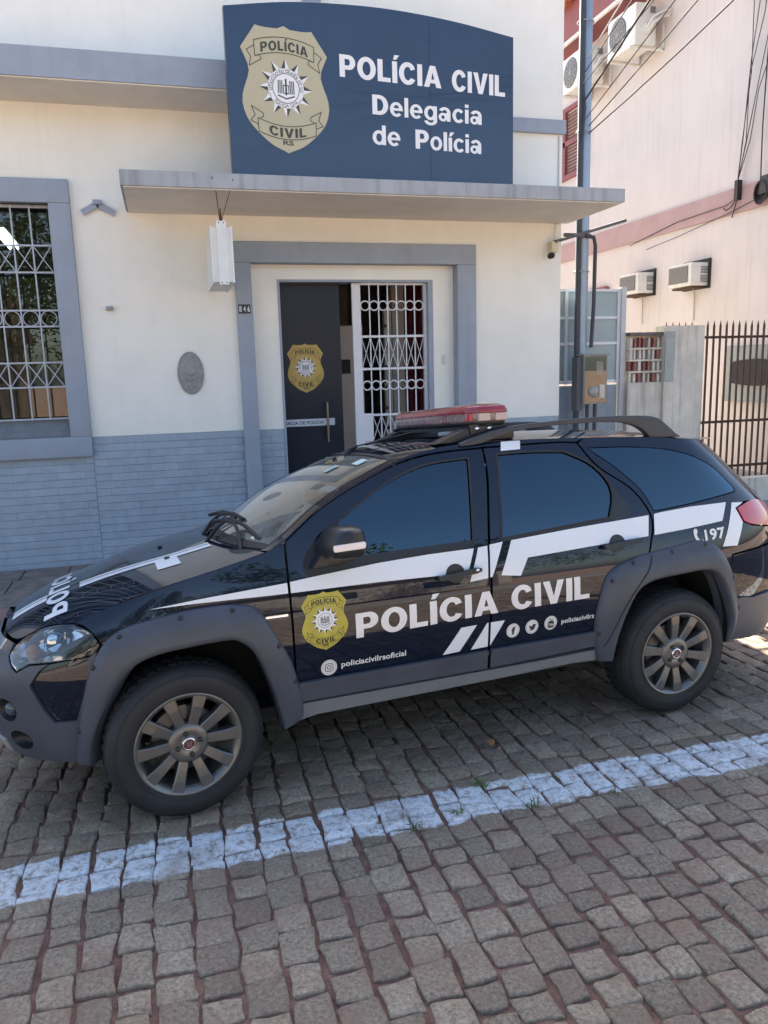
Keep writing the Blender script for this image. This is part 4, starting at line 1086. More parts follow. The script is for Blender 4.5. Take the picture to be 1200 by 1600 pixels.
# hood and roof boundaries on the side surface
ZH = Spl([-1.25, -.95, -.79, -.70, -.615, -.52, -.444, -.244, -.013, .144, .378, .46], [.800, .792, .785, .792, .832, .853, .861, .931, .986, 1.015, 1.069, 1.09])
ZR = Spl([.378, .46, .635, .83, 1.03, 1.23, 1.47, 1.8, 2.06, 2.4, 2.7, 3.0, 3.4, 3.75], [1.073, 1.112, 1.236, 1.331, 1.409, 1.450, 1.466, 1.464, 1.456, 1.441, 1.420, 1.402, 1.400, 1.400])
ZHC = Spl([-.80, -.72, -.6, -.45, -.3, -.1, .1, .25, .45], [.70, .775, .850, .905, .948, .990, 1.022, 1.045, 1.07])
ZC = Spl([.378, .46, .635, .83, 1.03, 1.23, 1.47, 1.9, 2.3, 2.7, 3.0, 3.75], [1.045, 1.125, 1.262, 1.360, 1.437, 1.480, 1.500, 1.507, 1.494, 1.462, 1.434, 1.402])
DXC = Spl([.378, .46, .635, .83, 1.03, 1.23, 1.47, 1.9, 3.0, 3.75], [.13, .11, .08, .062, .046, .022, .006, 0, 0, 0])
def hood_fn(s, t):
    b = side(s, ZH(s)); hb = .81-b[1]
    a = abs(t)
    zc = max(ZHC(b[0]), b[2]) if s < -.75 else ZHC(b[0])
    blend = min(1, max(0, (b[0]-(-.2))/.58)); dx = .13*blend*blend*(1-t*t)
    z = zc+(b[2]-zc)*a**2.6
    return (b[0]-dx-CO.x, hb*t, z)
def roof_fn(s, t):
    b = side(s, ZR(s)); hb = .81-b[1]; a = abs(t)
    return (b[0]-DXC(s)*(1-t*t)-CO.x, hb*t, ZC(s)+(b[2]-ZC(s))*a**2.4)
def grid_patch(name, fn, s0, s1, t0, t1, ns, ntt, m, off=0., flange=.015, spow=None):
    def f2(u, v):
        p = fn(u, v)
        if not off: return p
        e = 1e-3; a = Vector(fn(u+e, v))-Vector(fn(u-e, v)); b = Vector(fn(u, v+e))-Vector(fn(u, v-e)); q = a.cross(b)
        if q.length < 1e-12: return p
        q.normalize()
        if q.z < 0: q = -q
        return tuple(Vector(p)+q*off)
    V = []; T = []
    for i in range(ns+1):
        for j in range(ntt+1): V.append((s0+(s1-s0)*i/ns, t0+(t1-t0)*j/ntt))
    for i in range(ns):
        for j in range(ntt):
            k = i*(ntt+1)+j; T += [(k, k+ntt+1, k+ntt+2), (k, k+ntt+2, k+1)]
    return surf_mesh(name, V, T, f2, m, car, False, flange)
hood = grid_patch('bonnet', hood_fn, -1.235, .372, -.995, .995, 60, 36, M_PAINT, flange=.018)
roof = grid_patch('roof', roof_fn, 1.045, 3.74, -1, 1, 64, 30, M_PAINT)
grid_patch('windscreen', roof_fn, .40, 1.035, -.925, .925, 26, 30, M_WGLASS, off=-.004, flange=0)
for t0, t1 in ((-1, -.93), (.93, 1)): grid_patch('windscreen_pillar', roof_fn, .38, 1.043, t0, t1, 26, 4, M_PAINT)
for t0, t1 in ((-.935, -.915), (.915, .935)): grid_patch('windscreen_seal', roof_fn, .395, 1.04, t0, t1, 26, 2, M_RUB, off=.001, flange=0)
grid_patch('windscreen_seal', roof_fn, 1.022, 1.046, -.93, .93, 2, 20, M_RUB, off=.001, flange=0)
grid_patch('windscreen_band', roof_fn, .395, .425, -.93, .93, 2, 20, M_RUB, off=-.002, flange=0)
# cowl between bonnet and windscreen
grid_patch('cowl', roof_fn, .34, .405, -.95, .95, 4, 24, M_SATIN, off=-.008, flange=0)

# --- flank panels
door_gap_f = [(.462, .400), (.458, .55), (.455, .713), (.452, .937), (.456, 1.095)]
fr_arch = [(.40, .40), (.372, .55), (.315, .69), (.24, .765), (.10, .775), (-.06, .765), (-.19, .715), (-.27, .70)]
fender = door_gap_f + [(.378, 1.069), (.26, 1.041), (.144, 1.015), (.06, 1.001), (-.013, .986), (-.13, .961), (-.244, .931), (-.35, .897), (-.441, .860), (-.40, .848), (-.366, .828), (-.338, .80), (-.318, .773)] + fr_arch[::-1]
both('front_wing', fender, M_PAINT)
topf = smooth_curve([(.470, 1.106), (.635, 1.223), (.827, 1.316), (1.028, 1.392), (1.229, 1.427), (1.474, 1.437)], 24)
midl = smooth_curve([(1.383, .404), (1.384, .508), (1.394, .75), (1.410, 1.007), (1.462, 1.30), (1.474, 1.437)], 16)
fhole = smooth_curve([(.530, .985), (.546, 1.04), (.604, 1.094), (.722, 1.176), (.919, 1.293), (1.059, 1.352), (1.2, 1.386), (1.375, 1.398)], 24) + [(1.388, 1.392), (1.330, 1.004), (1.322, .998), (.94, .978), (.56, .952), (.538, .957)]
fd_poly = [(.468, .402), (.463, .55), (.461, .713), (.458, .937), (.462, 1.095)] + topf + midl[::-1][1:]
fdoor = both('front_door', fd_poly, M_PAINT, [fhole])
topr = smooth_curve([(1.480, 1.437), (1.7, 1.440), (1.9, 1.440), (2.001, 1.432)], 10)
rearl = smooth_curve([(2.001, 1.432), (2.084, 1.309), (2.243, 1.193), (2.32, 1.085), (2.336, 1.006), (2.312, .931), (2.263, .803), (2.18, .706), (2.109, .606), (2.043, .472), (2.012, .425)], 30)
rhole = smooth_curve([(1.541, 1.406), (1.72, 1.408), (1.905, 1.398)], 6) + smooth_curve([(1.924, 1.393), (2.045, 1.33), (2.122, 1.242), (2.135, 1.16), (2.095, 1.062)], 12) + [(2.085, 1.055), (1.486, 1.012), (1.482, 1.018)]
rd_poly = [(1.391, .404), (2.0, .422)] + rearl[::-1] + topr[::-1][1:] + [(p[0]+.008, p[1]) for p in midl[::-1][1:-1]]
rdoor = both('rear_door', rd_poly, M_PAINT, [rhole])
# roof side strip (cant rail) above the doors
cs = [.40, .46, .55, .635, .73, .83, .93, 1.03, 1.13, 1.23, 1.35, 1.47, 1.6, 1.8, 2.0, 2.06]
cant = [(s_, ZR(s_)) for s_ in cs] + [(2.0, 1.438), (1.9, 1.446), (1.7, 1.446), (1.474, 1.443)] + [(p[0], p[1]+.006) for p in topf[::-1]] + [(.42, 1.078)]
both('cant_rail', cant, M_PAINT, shrink=0.0006)
# rear quarter
qhole = smooth_curve([(2.055, 1.404), (2.34, 1.392), (2.668, 1.345), (2.866, 1.262), (2.955, 1.15)], 22) + [(2.960, 1.128), (2.945, 1.118), (2.62, 1.085), (2.372, 1.066)] + smooth_curve([(2.360, 1.07), (2.305, 1.18), (2.178, 1.306), (2.058, 1.396)], 12)[:-1]
rr_arch = [(2.165, .62), (2.215, .715), (2.30, .772), (2.60, .79), (2.70, .765), (2.752, .68), (2.79, .60)]
quarter = rr_arch[:2] + [(2.188, .706), (2.270, .803), (2.319, .931), (2.343, 1.006), (2.327, 1.087), (2.25, 1.197), (2.092, 1.313), (2.008, 1.434), (2.06, ZR(2.06))]
quarter = [(2.215, .720)] + [(q[0]+.007, q[1]) for q in rearl if q[1] > .735][::-1] + [(s_, ZR(s_)) for s_ in (2.06, 2.2, 2.4, 2.55, 2.7, 2.85, 3.0, 3.06)] + [(3.085, 1.30), (3.10, 1.20), (3.12, 1.06), (2.984, 1.062), (2.902, 1.038), (2.920, .962), (2.98, .933), (3.115, .910), (3.115, .822), (2.905, .809), (2.815, .80)] + rr_arch[::-1][:-2]
quarter = quarter[:1] + quarter[1:]
qp = both('rear_quarter', quarter, M_PAINT, [qhole])
# glazing
both('front_window', inset(fhole, -.004), M_SGLASS, off=-.007, flange=0, shrink=0, parent=None)
both('rear_window', inset(rhole, -.004), M_SGLASS, off=-.007, flange=0, shrink=0)
both('quarter_window', qhole, M_SGLASS, off=-.001, flange=.01, shrink=.003)
# black trim round the windows
trim_f = [(.56, .952), (.94, .978), (1.322, .998), (1.330, 1.004), (1.335, 1.026), (1.0, 1.018), (.69, 1.010), (.70, 1.06), (.71, 1.165), (.604, 1.091), (.548, 1.04), (.533, .985), (.54, .958)]
both('mirror_sail', trim_f, M_SATIN, off=-.001, flange=.008, shrink=.001)
both('window_trim', [(2.128, 1.23), (2.224, 1.096), (2.214, 1.062), (2.11, 1.042), (2.088, 1.056), (2.10, 1.07), (2.138, 1.16)], M_SATIN, off=.002, flange=.008, shrink=0)
both('window_trim', [(1.479, 1.004), (2.09, 1.046), (2.092, 1.064), (1.484, 1.020)], M_RUB, off=.001, flange=.006, shrink=0)
def edge_strip(name, pts, wd, off, m, closed=False):
    decal(name, [strip2d(pts, wd, closed)], near(off), m, car)
edge_strip('window_seal', fhole, .010, .0012, M_RUB, True); edge_strip('window_seal', rhole, .012, .0012, M_RUB, True)
# cladding, sills
both('door_cladding', [(.476, .402), (1.380, .406), (1.380, .500), (.470, .494)], M_PLAST, off=.013, flange=.014, shrink=.002)
both('door_cladding', [(1.394, .406), (1.985, .424), (1.985, .505), (1.392, .502)], M_PLAST, off=.013, flange=.014, shrink=.002)
both('cladding_ridge', [(.474, .470), (1.380, .476), (1.380, .499), (.470, .493)], M_PLAST, off=.019, flange=.012, shrink=.001)
both('cladding_ridge', [(1.394, .476), (1.985, .484), (1.985, .504), (1.392, .501)], M_PLAST, off=.019, flange=.012, shrink=.001)
both('sill', [(.40, .300), (.55, .328), (1.46, .342), (1.85, .352), (2.02, .345), (2.02, .405), (1.6, .396), (.485, .392), (.44, .36)], M_SILL, off=.006, flange=.03, shrink=.001)

# --- front end
head = smooth_curve([(-.724, .727), (-.700, .777), (-.615, .827), (-.522, .848), (-.446, .853)], 18) + smooth_curve([(-.440, .851), (-.369, .826), (-.326, .772)], 8) + smooth_curve([(-.332, .764), (-.363, .735), (-.483, .718), (-.602, .706)], 10) + [(-.655, .676), (-.690, .695)]
insert = [(-.591, .621), (-.555, .679), (-.522, .704), (-.485, .711), (-.372, .726), (-.377, .653), (-.398, .574), (-.437, .468), (-.519, .464), (-.55, .52)]
fogA = disc2d(-.725, .505, .052, 20, .048); fogB = disc2d(-.690, .372, .056, 20, .042)
bump = [(-.455, .275), (-.72, .283), (-1.25, .30), (-1.25, .61), (-.97, .61), (-.93, .77), (-.80, .776), (-.735, .772), (-.728, .724), (-.69, .690), (-.655, .670), (-.602, .701), (-.483, .713), (-.366, .730), (-.335, .752), (-.34, .70), (-.39, .55), (-.44, .33)]
both('front_bumper', bump, M_PLAST, [insert, fogA, fogB], h=.04, flange=.02)
both('bumper_insert', insert, M_PAINT, off=-.010, h=.04, shrink=.001)
M_LAMPG = glass_mat('lamp_lens', (.86, .88, .88), fac=1.6)
def bowl(name, poly, depth, m, ndiv=5, fnf=near):
    """recessed reflector behind an opening in the side surface"""
    V = []; T = []; n = len(poly); cx = sum(p[0] for p in poly)/n; cz = sum(p[1] for p in poly)/n
    P = []
    for k in range(ndiv+1):
        t = k/ndiv; sc = 1-t*.75; off = -depth*math.sqrt(max(0, 1-(1-t)**2))
        for p in poly: P.append(fnf(off)(cx+(p[0]-cx)*sc, cz+(p[1]-cz)*sc))
    F = [(k*n+i, k*n+(i+1) % n, (k+1)*n+(i+1) % n, (k+1)*n+i) for k in range(ndiv) for i in range(n)] + [tuple(ndiv*n+i for i in range(n))]
    return MB().add(P, F, True).build(name, m, car, fix=False)
for fn_ in (near, far):
    fl_ = fn_ is far
    panel('headlight', head, fn_(-.002), M_LAMPG, car, h=.035, flange=.004, flip=fl_)
    bowl('headlight_bowl', inset(head, .004), .09, mat('lamp_reflector', (.62, .63, .65), .12, metal=.95), fnf=fn_)
    pc_ = fn_(-.065)(-.56, .77); 
    MB().lathe([(0, -.03), (.030, -.028), (.044, -.016), (.048, 0), (.05, .02)], pc_ if not fl_ else (pc_[0], pc_[1], pc_[2]), 'Y', 24).build('headlight_projector', M_CHROME, car)
    pc_ = fn_(-.05)(-.655, .735); MB().lathe([(0, -.02), (.022, -.016), (.03, .0)], pc_, 'Y', 18).build('indicator_bulb', mat('amber', (.55, .22, .06), .25), car)
    for q in (fogA, fogB): bowl('fog_lamp_recess', q, .045, M_SATIN, 4, fn_)
    c1 = fn_(-.03)(-.725, .50); MB().lathe([(0, -.012), (.03, -.006), (.036, .01)], c1, 'Y', 18).build('fog_lamp', mat('fog_glass', (.06, .075, .10), .15, coat=.5), car)
both('grille', [(-.975, .615), (-1.25, .615), (-1.25, .782), (-.94, .772)], M_SATIN, off=-.02, flange=0)
for zz in (.65, .69): both('grille_bar', [(-.968, zz-.008), (-1.25, zz-.008), (-1.25, zz+.008), (-.960, zz+.008)], M_SATIN, off=.0, flange=.02, shrink=0)
both('grille_chrome', [(-.80, .742), (-1.25, .735), (-1.25, .785), (-.79, .778)], M_CHROME, off=.010, flange=.02, shrink=0)
both('lower_plate', [(-.80, .29), (-1.25, .30), (-1.25, .36), (-.80, .35)], mat('skid_silver', (.45, .46, .47), .4, metal=.5), off=.008, flange=.01, shrink=0)

# --- rear end
tail = [(2.907, 1.036)] + smooth_curve([(2.984, 1.057), (3.06, 1.068), (3.135, 1.058)], 6) + smooth_curve([(3.20, 1.03), (3.215, .97), (3.20, .915)], 6) + smooth_curve([(3.115, .915), (2.982, .938), (2.925, .964)], 6)
both('tail_light', tail, M_REDL, off=.006, h=.04, flange=.02, shrink=.002)
gate_p = [(3.125, .830), (3.75, .82), (3.75, 1.395), (3.07, ZR(3.07)-.004), (3.095, 1.30), (3.108, 1.20), (3.13, 1.066), (3.212, 1.035), (3.222, .97), (3.205, .905), (3.125, .90)]
rw_ = [(3.28, 1.06), (3.75, 1.06), (3.75, 1.34), (3.24, 1.34)]
both('tailgate', gate_p, M_PAINT, h=.05, shrink=.002)
both('tailgate_window', [(3.26, 1.07), (3.748, 1.07), (3.748, 1.34), (3.22, 1.34)], M_SGLASS, off=.003, flange=.004, shrink=0)
rbmp = [(2.80, .33), (2.95, .30), (3.4, .31), (3.75, .31), (3.75, .81), (3.1, .815), (2.907, .802), (2.82, .795), (2.80, .72), (2.83, .60), (2.86, .48)]
both('rear_bumper', rbmp, M_PAINT, h=.05)
both('rear_bumper_guard', [(2.80, .335), (3.0, .30), (3.75, .31), (3.75, .56), (3.05, .555), (2.95, .545), (2.87, .56), (2.835, .55)], M_PLAST, off=.012, h=.05, flange=.03)

# --- wheel arch flares
def flare(outer, inner, n, fnf, fl_):
    A = smooth_curve(outer, n); B = smooth_curve(inner, n)
    sec = [(0, .000), (.03, .014), (.12, .026), (.45, .037), (.80, .043), (.93, .041), (.985, .033), (1.0, .018), (.998, -.05)]
    P = []; 
    for k, o_ in sec:
        f_ = fnf(o_)
        for a, b in zip(A, B): P.append(f_(a[0]+(b[0]-a[0])*k, a[1]+(b[1]-a[1])*k))
    F = [(r_*n+i, r_*n+i+1, (r_+1)*n+i+1, (r_+1)*n+i) for r_ in range(len(sec)-1) for i in range(n-1)]
    o = MB().add(P, F, True).build('wheel_arch_flare', M_PLAST, car); return o, A, B
FO = [(-.462, .285), (-.408, .508), (-.355, .687), (-.304, .787), (-.225, .834), (-.10, .858), (.014, .873), (.10, .877), (.18, .877), (.262, .866), (.323, .838), (.379, .734), (.448, .587), (.489, .412), (.490, .335)]
FI = [(-.385, .278), (-.359, .389), (-.298, .542), (-.214, .662), (-.117, .712), (.034, .729), (.168, .735), (.222, .725), (.289, .660), (.348, .511), (.387, .359), (.396, .296)]
RO = [(1.995, .345), (1.972, .44), (1.972, .589), (2.014, .746), (2.061, .809), (2.139, .841), (2.236, .861), (2.421, .880), (2.56, .897), (2.63, .896), (2.703, .866), (2.761, .782), (2.824, .600), (2.852, .506), (2.852, .39), (2.83, .33)]
RI = [(2.075, .338), (2.098, .458), (2.141, .588), (2.203, .690), (2.299, .729), (2.45, .740), (2.595, .745), (2.674, .722), (2.725, .644), (2.772, .542), (2.805, .427), (2.795, .322)]
def pick(A, fr): return A[int(fr*(len(A)-1))]
for fnf in (near, far):
    for Oc, Ic in ((FO, FI), (RO, RI)):
        fo, A, B = flare(Oc, Ic, 56, fnf, fnf is far)
        if fnf is near:
            for fr in (.10, .26, .36, .50, .635, .79, .90):
                a, b = pick(A, fr), pick(B, fr); q = shear(fnf(.028)(a[0]+(b[0]-a[0])*.14, a[1]+(b[1]-a[1])*.14)); CARSH = 0
                o = MB().lathe([(0, -.004), (.007, -.003), (.010, .0), (.011, .006)], (0, 0, 0), 'Y', 10).build('clip', M_SATIN, fo); o.location = q; CARSH = .082
# door shut line over the rear flare
RA, RB_ = np.array(smooth_curve(RO, 80)), np.array(smooth_curve(RI, 80))
def flare_off(s_, z_):
    p = np.array((s_, z_)); a = np.min(np.linalg.norm(RA-p, axis=1)); b = np.min(np.linalg.norm(RB_-p, axis=1)); k = a/(a+b)
    return float(np.interp(k, [0, .03, .12, .45, .80, .93], [.0, .014, .026, .037, .043, .041]))+.0016
gl_ = [q for q in rearl if .40 < q[1] < .862]
decal('shut_line', [strip2d(gl_, .006)], lambda s_, z_: near(flare_off(s_, z_))(s_, z_), M_WELL, car, L=.02)
# wheel wells
for fnf, sg_ in ((near, -1), (far, 1)):
    for Ic in (FI, RI):
        B = smooth_curve(inset(Ic, 0), 40); w0 = MB(); P = []
        for yy in (.02, .16, .34):
            for b in B: P.append((b[0]-CO.x, sg_*(.81-yy), b[1]+(.01 if yy > .03 else 0)))
        n = 40
        w0.add(P, [(r_*n+i, r_*n+i+1, (r_+1)*n+i+1, (r_+1)*n+i) for r_ in range(2) for i in range(n-1)], True)
        w0.add([(b[0]-CO.x, sg_*(.81-.34), b[1]+.01) for b in B], [tuple(range(n))])
        w0.build('wheel_well', M_WELL, car, fix=False)
# dark inner shell, floor
ish = [(.46, .34), (2.05, .34), (2.10, .62), (2.2, .77), (2.45, .80), (2.70, .78), (2.80, .62), (2.88, .36), (3.70, .36), (3.70, .95), (2.3, .98), (1.4, .96), (.5, .93), (-.2, .86), (-.42, .80), (-.70, .68), (-1.20, .68), (-1.20, .34), (-.50, .34), (-.40, .60), (-.28, .72), (0, .80), (.2, .80), (.33, .72), (.41, .5)]
both('inner_shell', ish, M_INBLK, off=-.055, h=.09, flange=0, shrink=0)
MB().box(-.45-CO.x, 3.2-CO.x, -.66, .66, .30, .36).build('floor_pan', M_INBLK, car)
MB().box(-.35-CO.x, .35-CO.x, -.42, .42, .36, .80).build('engine_block', M_INBLK, car)
MB().cyl((0-CO.x, -.7, .3), (0-CO.x, .7, .3), .03, 10).cyl((2.465-CO.x, -.7, .3), (2.465-CO.x, .7, .3), .04, 10).build('axle', M_INBLK, car)
# --- cabin
ds = MB().prism([(.30-CO.x, .80), (.30-CO.x, 1.005), (.45-CO.x, 1.03), (.70-CO.x, 1.015), (.82-CO.x, .97), (.86-CO.x, .88), (.75-CO.x, .75)], -.68, .68).build('dashboard', M_DASH, car, bevel=.02)
MB().prism([(.55-CO.x, 1.01), (.82-CO.x, .99), (.80-CO.x, 1.06), (.62-CO.x, 1.075)], -.52, -.22).build('instrument_hood', M_DASH, car, bevel=.015)
sw = MB(); tilt = R(62)
ringp = [(.93-CO.x+.185*math.sin(a)*math.cos(tilt), -.37+.185*math.cos(a), .98+.185*math.sin(a)*math.sin(tilt)) for a in [2*math.pi*k/28 for k in range(28)]]
sw.tube(ringp, .015, 8, closed=True)
for a in (0, math.pi, -math.pi/2): sw.bar((.93-CO.x, -.37, .98), (.93-CO.x+.18*math.sin(a)*math.cos(tilt), -.37+.18*math.cos(a), .98+.18*math.sin(a)*math.sin(tilt)), .04, .02)
sw.cyl((.93-CO.x, -.37, .98), (.80-CO.x, -.37, .92), .05).build('steering_wheel', M_INBLK, car)
for yy in (-.37, .37):
    st_ = MB().box(1.05-CO.x, 1.55-CO.x, yy-.24, yy+.24, .55, .72).build('seat', M_SEAT, car, bevel=.05, seg=3)
    MB().prism([(1.48-CO.x, .66), (1.62-CO.x, .66), (1.80-CO.x, 1.20), (1.70-CO.x, 1.22)], yy-.23, yy+.23).build('seat_back', M_SEAT, st_, bevel=.04, seg=3)
    MB().box(1.72-CO.x, 1.82-CO.x, yy-.13, yy+.13, 1.24, 1.40).build('headrest', M_SEAT, st_, bevel=.035, seg=3)
rsb = MB().box(1.95-CO.x, 2.4-CO.x, -.62, .62, .55, .70).build('rear_seat', M_SEAT, car, bevel=.05, seg=3)
MB().prism([(2.32-CO.x, .65), (2.45-CO.x, .65), (2.58-CO.x, 1.14), (2.47-CO.x, 1.14)], -.62, .62).build('rear_seat_back', M_SEAT, rsb, bevel=.04, seg=3)
MB().box(.93-CO.x, .96-CO.x, -.12, .12, 1.30, 1.37).bar((.93-CO.x, 0, 1.37), (.90-CO.x, 0, 1.42), .02).build('rear_view_mirror', M_INBLK, car)
MB().box(1.0-CO.x, 2.9-CO.x, -.50, .50, 1.405, 1.412).build('headlining', mat('headlining', (.32, .31, .28), .9), car)
decal('windscreen_sticker', [poly_tri([(.93, -.66), (.985, -.66), (.985, -.54), (.93, -.54)])], lambda u, v: (lambda p: (p[0], p[1], p[2]+.0015))(roof_fn(u, v)), mat('sticker_mint', (.55, .68, .64), .5), car)
decal('windscreen_sticker', [poly_tri([(.84, -.40), (.905, -.40), (.905, -.31), (.84, -.31)])], lambda u, v: (lambda p: (p[0], p[1], p[2]+.0015))(roof_fn(u, v)), mat('sticker_pale', (.38, .46, .44), .5), car)
# --- wipers
MB().tube([(-1.02, -.05, 1.045), (-.965, -.06, 1.115), (-.925, -.10, 1.152), (-.895, -.18, 1.150), (-.90, -.32, 1.112), (-.925, -.50, 1.055)], .009, 6).tube([(-.955, .06, 1.138), (-.90, -.12, 1.162), (-.865, -.30, 1.142), (-.84, -.52, 1.098)], .010, 6).build('wiper', M_RUB, car)
MB().tube([(-1.0, .25, 1.045), (-.95, .24, 1.115), (-.905, .19, 1.160), (-.87, .10, 1.165), (-.86, -.02, 1.15)], .009, 6).tube([(-.925, .46, 1.135), (-.885, .22, 1.168), (-.855, .02, 1.168), (-.84, -.14, 1.155)], .010, 6).build('wiper', M_RUB, car)
for yy in (-.02, .30): MB().cyl((.29-CO.x, yy, 1.03), (.29-CO.x, yy, 1.075), .022, 12).build('wiper_pivot', M_SATIN, car)
for yy in (-.22, .22):
    p = hood_fn(.02, yy/.72); MB().box(p[0]-.012, p[0]+.012, yy-.016, yy+.016, p[2]-.004, p[2]+.010).build('washer_jet', M_SATIN, car, bevel=.004)
# --- mirrors
for sg_ in (-1, 1):
    y0, y1 = (.72, .935)
    sec = [(.0, .070, .058, .0), (.25, .080, .070, .0), (.6, .079, .071, .002), (.9, .070, .060, .006), (1., .050, .040, .008)]
    P = []; n = 20
    for k, (t, rx, rz, dz) in enumerate(sec):
        yy = sg_*(y0+(y1-y0)*t)
        for i in range(n):
            a = 2*math.pi*i/n; c, s_ = math.cos(a), math.sin(a)
            ex = 2/4.5; px = rx*abs(c)**ex*(1 if c > 0 else -1); pz = rz*abs(s_)**ex*(1 if s_ > 0 else -1)
            if pz > 0: px = px*(1-.28*pz/rz)+.012*pz/rz
            P.append((.665-CO.x+px+.02*t, yy, 1.090+pz+dz))
    F = [(r_*n+i, r_*n+(i+1) % n, (r_+1)*n+(i+1) % n, (r_+1)*n+i) for r_ in range(len(sec)-1) for i in range(n)] + [tuple(range(n)), tuple(4*n+i for i in range(n))]
    mr_ = MB().add(P, F, True).build('door_mirror', M_SATIN, car)
    mr_.data.set_sharp_from_angle(angle=R(50))
    ys = sg_*.932
    MB().prism([(.605-CO.x, 1.076), (.61-CO.x, 1.070), (.735-CO.x, 1.074), (.742-CO.x, 1.080), (.742-CO.x, 1.098), (.735-CO.x, 1.104), (.61-CO.x, 1.098), (.604-CO.x, 1.092)], ys-.006*sg_*0, ys+.012*sg_).build('mirror_indicator', mat('indicator_clear', (.70, .66, .64), .25, coat=.4), mr_, bevel=.003)
    MB().prism([(.545-CO.x, .985), (.74-CO.x, 1.0), (.74-CO.x, 1.045), (.60-CO.x, 1.05)], sg_*.70, sg_*.80).build('mirror_foot', M_SATIN, mr_, bevel=.012)
# --- door handles
for hx, hz, hs in ((1.222, .888, (1.130, .876, 1.345, .892)), (2.108, .934, (2.016, .926, 2.242, .936))):
    both('handle_cup', disc2d(hx, hz-.002, .047, 24, .043), M_SATIN, off=.0036, h=.02, flange=0, shrink=0)
    a0, b0, a1, b1 = hs
    hb_ = [(a0, b0-.008), (a0+.02, b0-.014), (a1-.02, b1-.013), (a1, b1-.006), (a1, b1+.008), (a1-.02, b1+.012), (a0+.02, b0+.011), (a0, b0+.006)]
    hdl = both('door_handle', hb_, M_SATIN, off=.030, h=.02, flange=.026, shrink=0)
    if hx < 2:
        q = near(.031)(a1-.022, b1); o = MB().lathe([(0, -.002), (.008, -.002), (.009, .003)], q, 'Y', 14).build('key_lock', M_CHROME, hdl)
# --- roof rails, antenna, light bar
rail_t = smooth_curve([(1.36, 1.466), (1.46, 1.500), (1.6, 1.530), (1.8, 1.545), (2.14, 1.557), (2.45, 1.547), (2.54, 1.512), (2.61, 1.458), (2.66, 1.428)], 30)
rail_b = smooth_curve([(2.46, 1.432), (2.42, 1.472), (2.35, 1.506), (2.24, 1.526), (2.0, 1.529), (1.75, 1.519), (1.62, 1.502), (1.54, 1.48), (1.46, 1.458), (1.36, 1.452)], 30)
for sg_ in (-1, 1):
    pts = [(x-CO.x, z) for x, z in rail_t+rail_b]
    MB().prism(pts, sg_*.505, sg_*.55).build('roof_rail', mat('rail_black', (.030, .036, .048), .42, spec=.5), car, bevel=.008, seg=2)
    pass
MB().tube([(.965-CO.x, 0, 1.425), (.985-CO.x, 0, 1.455), (1.03-CO.x, 0, 1.475)], [.022, .016, .007], 8).tube([(1.03-CO.x, 0, 1.475), (1.12-CO.x, 0, 1.49), (1.35-CO.x, 0, 1.53)], .004, 6).build('aerial', M_SATIN, car)
M_CLEARL = mat('clear_lens', (.60, .44, .44), .10, coat=.4, spec=.5, trans=.75)
lbz0 = 1.557
plan = [(1.43, -.46), (1.475, -.53), (1.615, -.53), (1.66, -.46), (1.66, .46), (1.615, .53), (1.475, .53), (1.43, .46)]
def shell(name, lv, m, parent=None):
    n = len(plan); P = []
    for sc, dz in lv:
        for x, y in plan:
            P.append((1.545+(x-1.545)*sc-CO.x, y*(1-(1-sc)*.25), lbz0+dz))
    F = [(k*n+i, k*n+(i+1) % n, (k+1)*n+(i+1) % n, (k+1)*n+i) for k in range(len(lv)-1) for i in range(n)]
    F += [tuple(range(n)), tuple((len(lv)-1)*n+i for i in range(n))]
    return MB().add(P, F).build(name, m, parent or car, bevel=.005, seg=2)
lbar = shell('light_bar_base', [(.86, -.014), (.95, .0), (.95, .006)], M_SATIN)
shell('light_bar_lens', [(.93, .004), (.985, .012), (1.0, .050)], M_CLEARL, lbar)
shell('light_bar_top', [(1.015, .049), (1.025, .058), (.95, .080), (.66, .093)], mat('light_bar_red', (.30, .022, .038), .20, coat=.6, var=.2, scale=5, trans=.25), lbar)
for k in range(12):
    y = -.47+k*.0855
    MB().box(1.437-CO.x, 1.452-CO.x, y-.026, y+.026, lbz0+.012, lbz0+.046).build('lamp_module', mat('lamp_module', (.42, .34, .33), .2) if k % 3 else M_REDL, lbar)
for x in (1.50, 1.59): MB().box(x-.03-CO.x, x+.03-CO.x, -.532, -.517, lbz0+.012, lbz0+.046).build('lamp_module', MATS['lamp_module'], lbar)
for sg_ in (-1, 1):
    MB().prism([(1.44-CO.x, 1.508), (1.62-CO.x, 1.508), (1.64-CO.x, 1.552), (1.43-CO.x, 1.552)], sg_*.50, sg_*.507).build('bar_bracket', M_SATIN, lbar)
    for xx in (1.47, 1.535): MB().lathe([(0, -.014), (.010, -.012), (.012, 0)], (xx-CO.x, sg_*.508, 1.532), 'Y', 12).build('bolt', M_CHROME, lbar)
    MB().prism([(1.25-CO.x, 1.468), (1.68-CO.x, 1.475), (1.68-CO.x, 1.535), (1.42-CO.x, 1.535)], sg_*.40, sg_*.498).build('bar_mount', M_SATIN, lbar, bevel=.006)
for xx in (1.47, 1.62): MB().box(xx-.02-CO.x, xx+.02-CO.x, -.49, .49, 1.525, 1.545).build('cross_bar', M_SATIN, lbar)
both('roof_tape', [(1.568, 1.419), (1.675, 1.421), (1.690, 1.463), (1.585, 1.463)], M_DECAL, off=.003, h=.03, flange=0, shrink=0, farside=False)
# rear spoiler
MB().prism([(2.70-CO.x, 1.425), (2.86-CO.x, 1.408), (2.90-CO.x, 1.385), (2.87-CO.x, 1.378), (2.78-CO.x, 1.40)], -.40, .40).build('rear_spoiler', M_PAINT, car, bevel=.008)

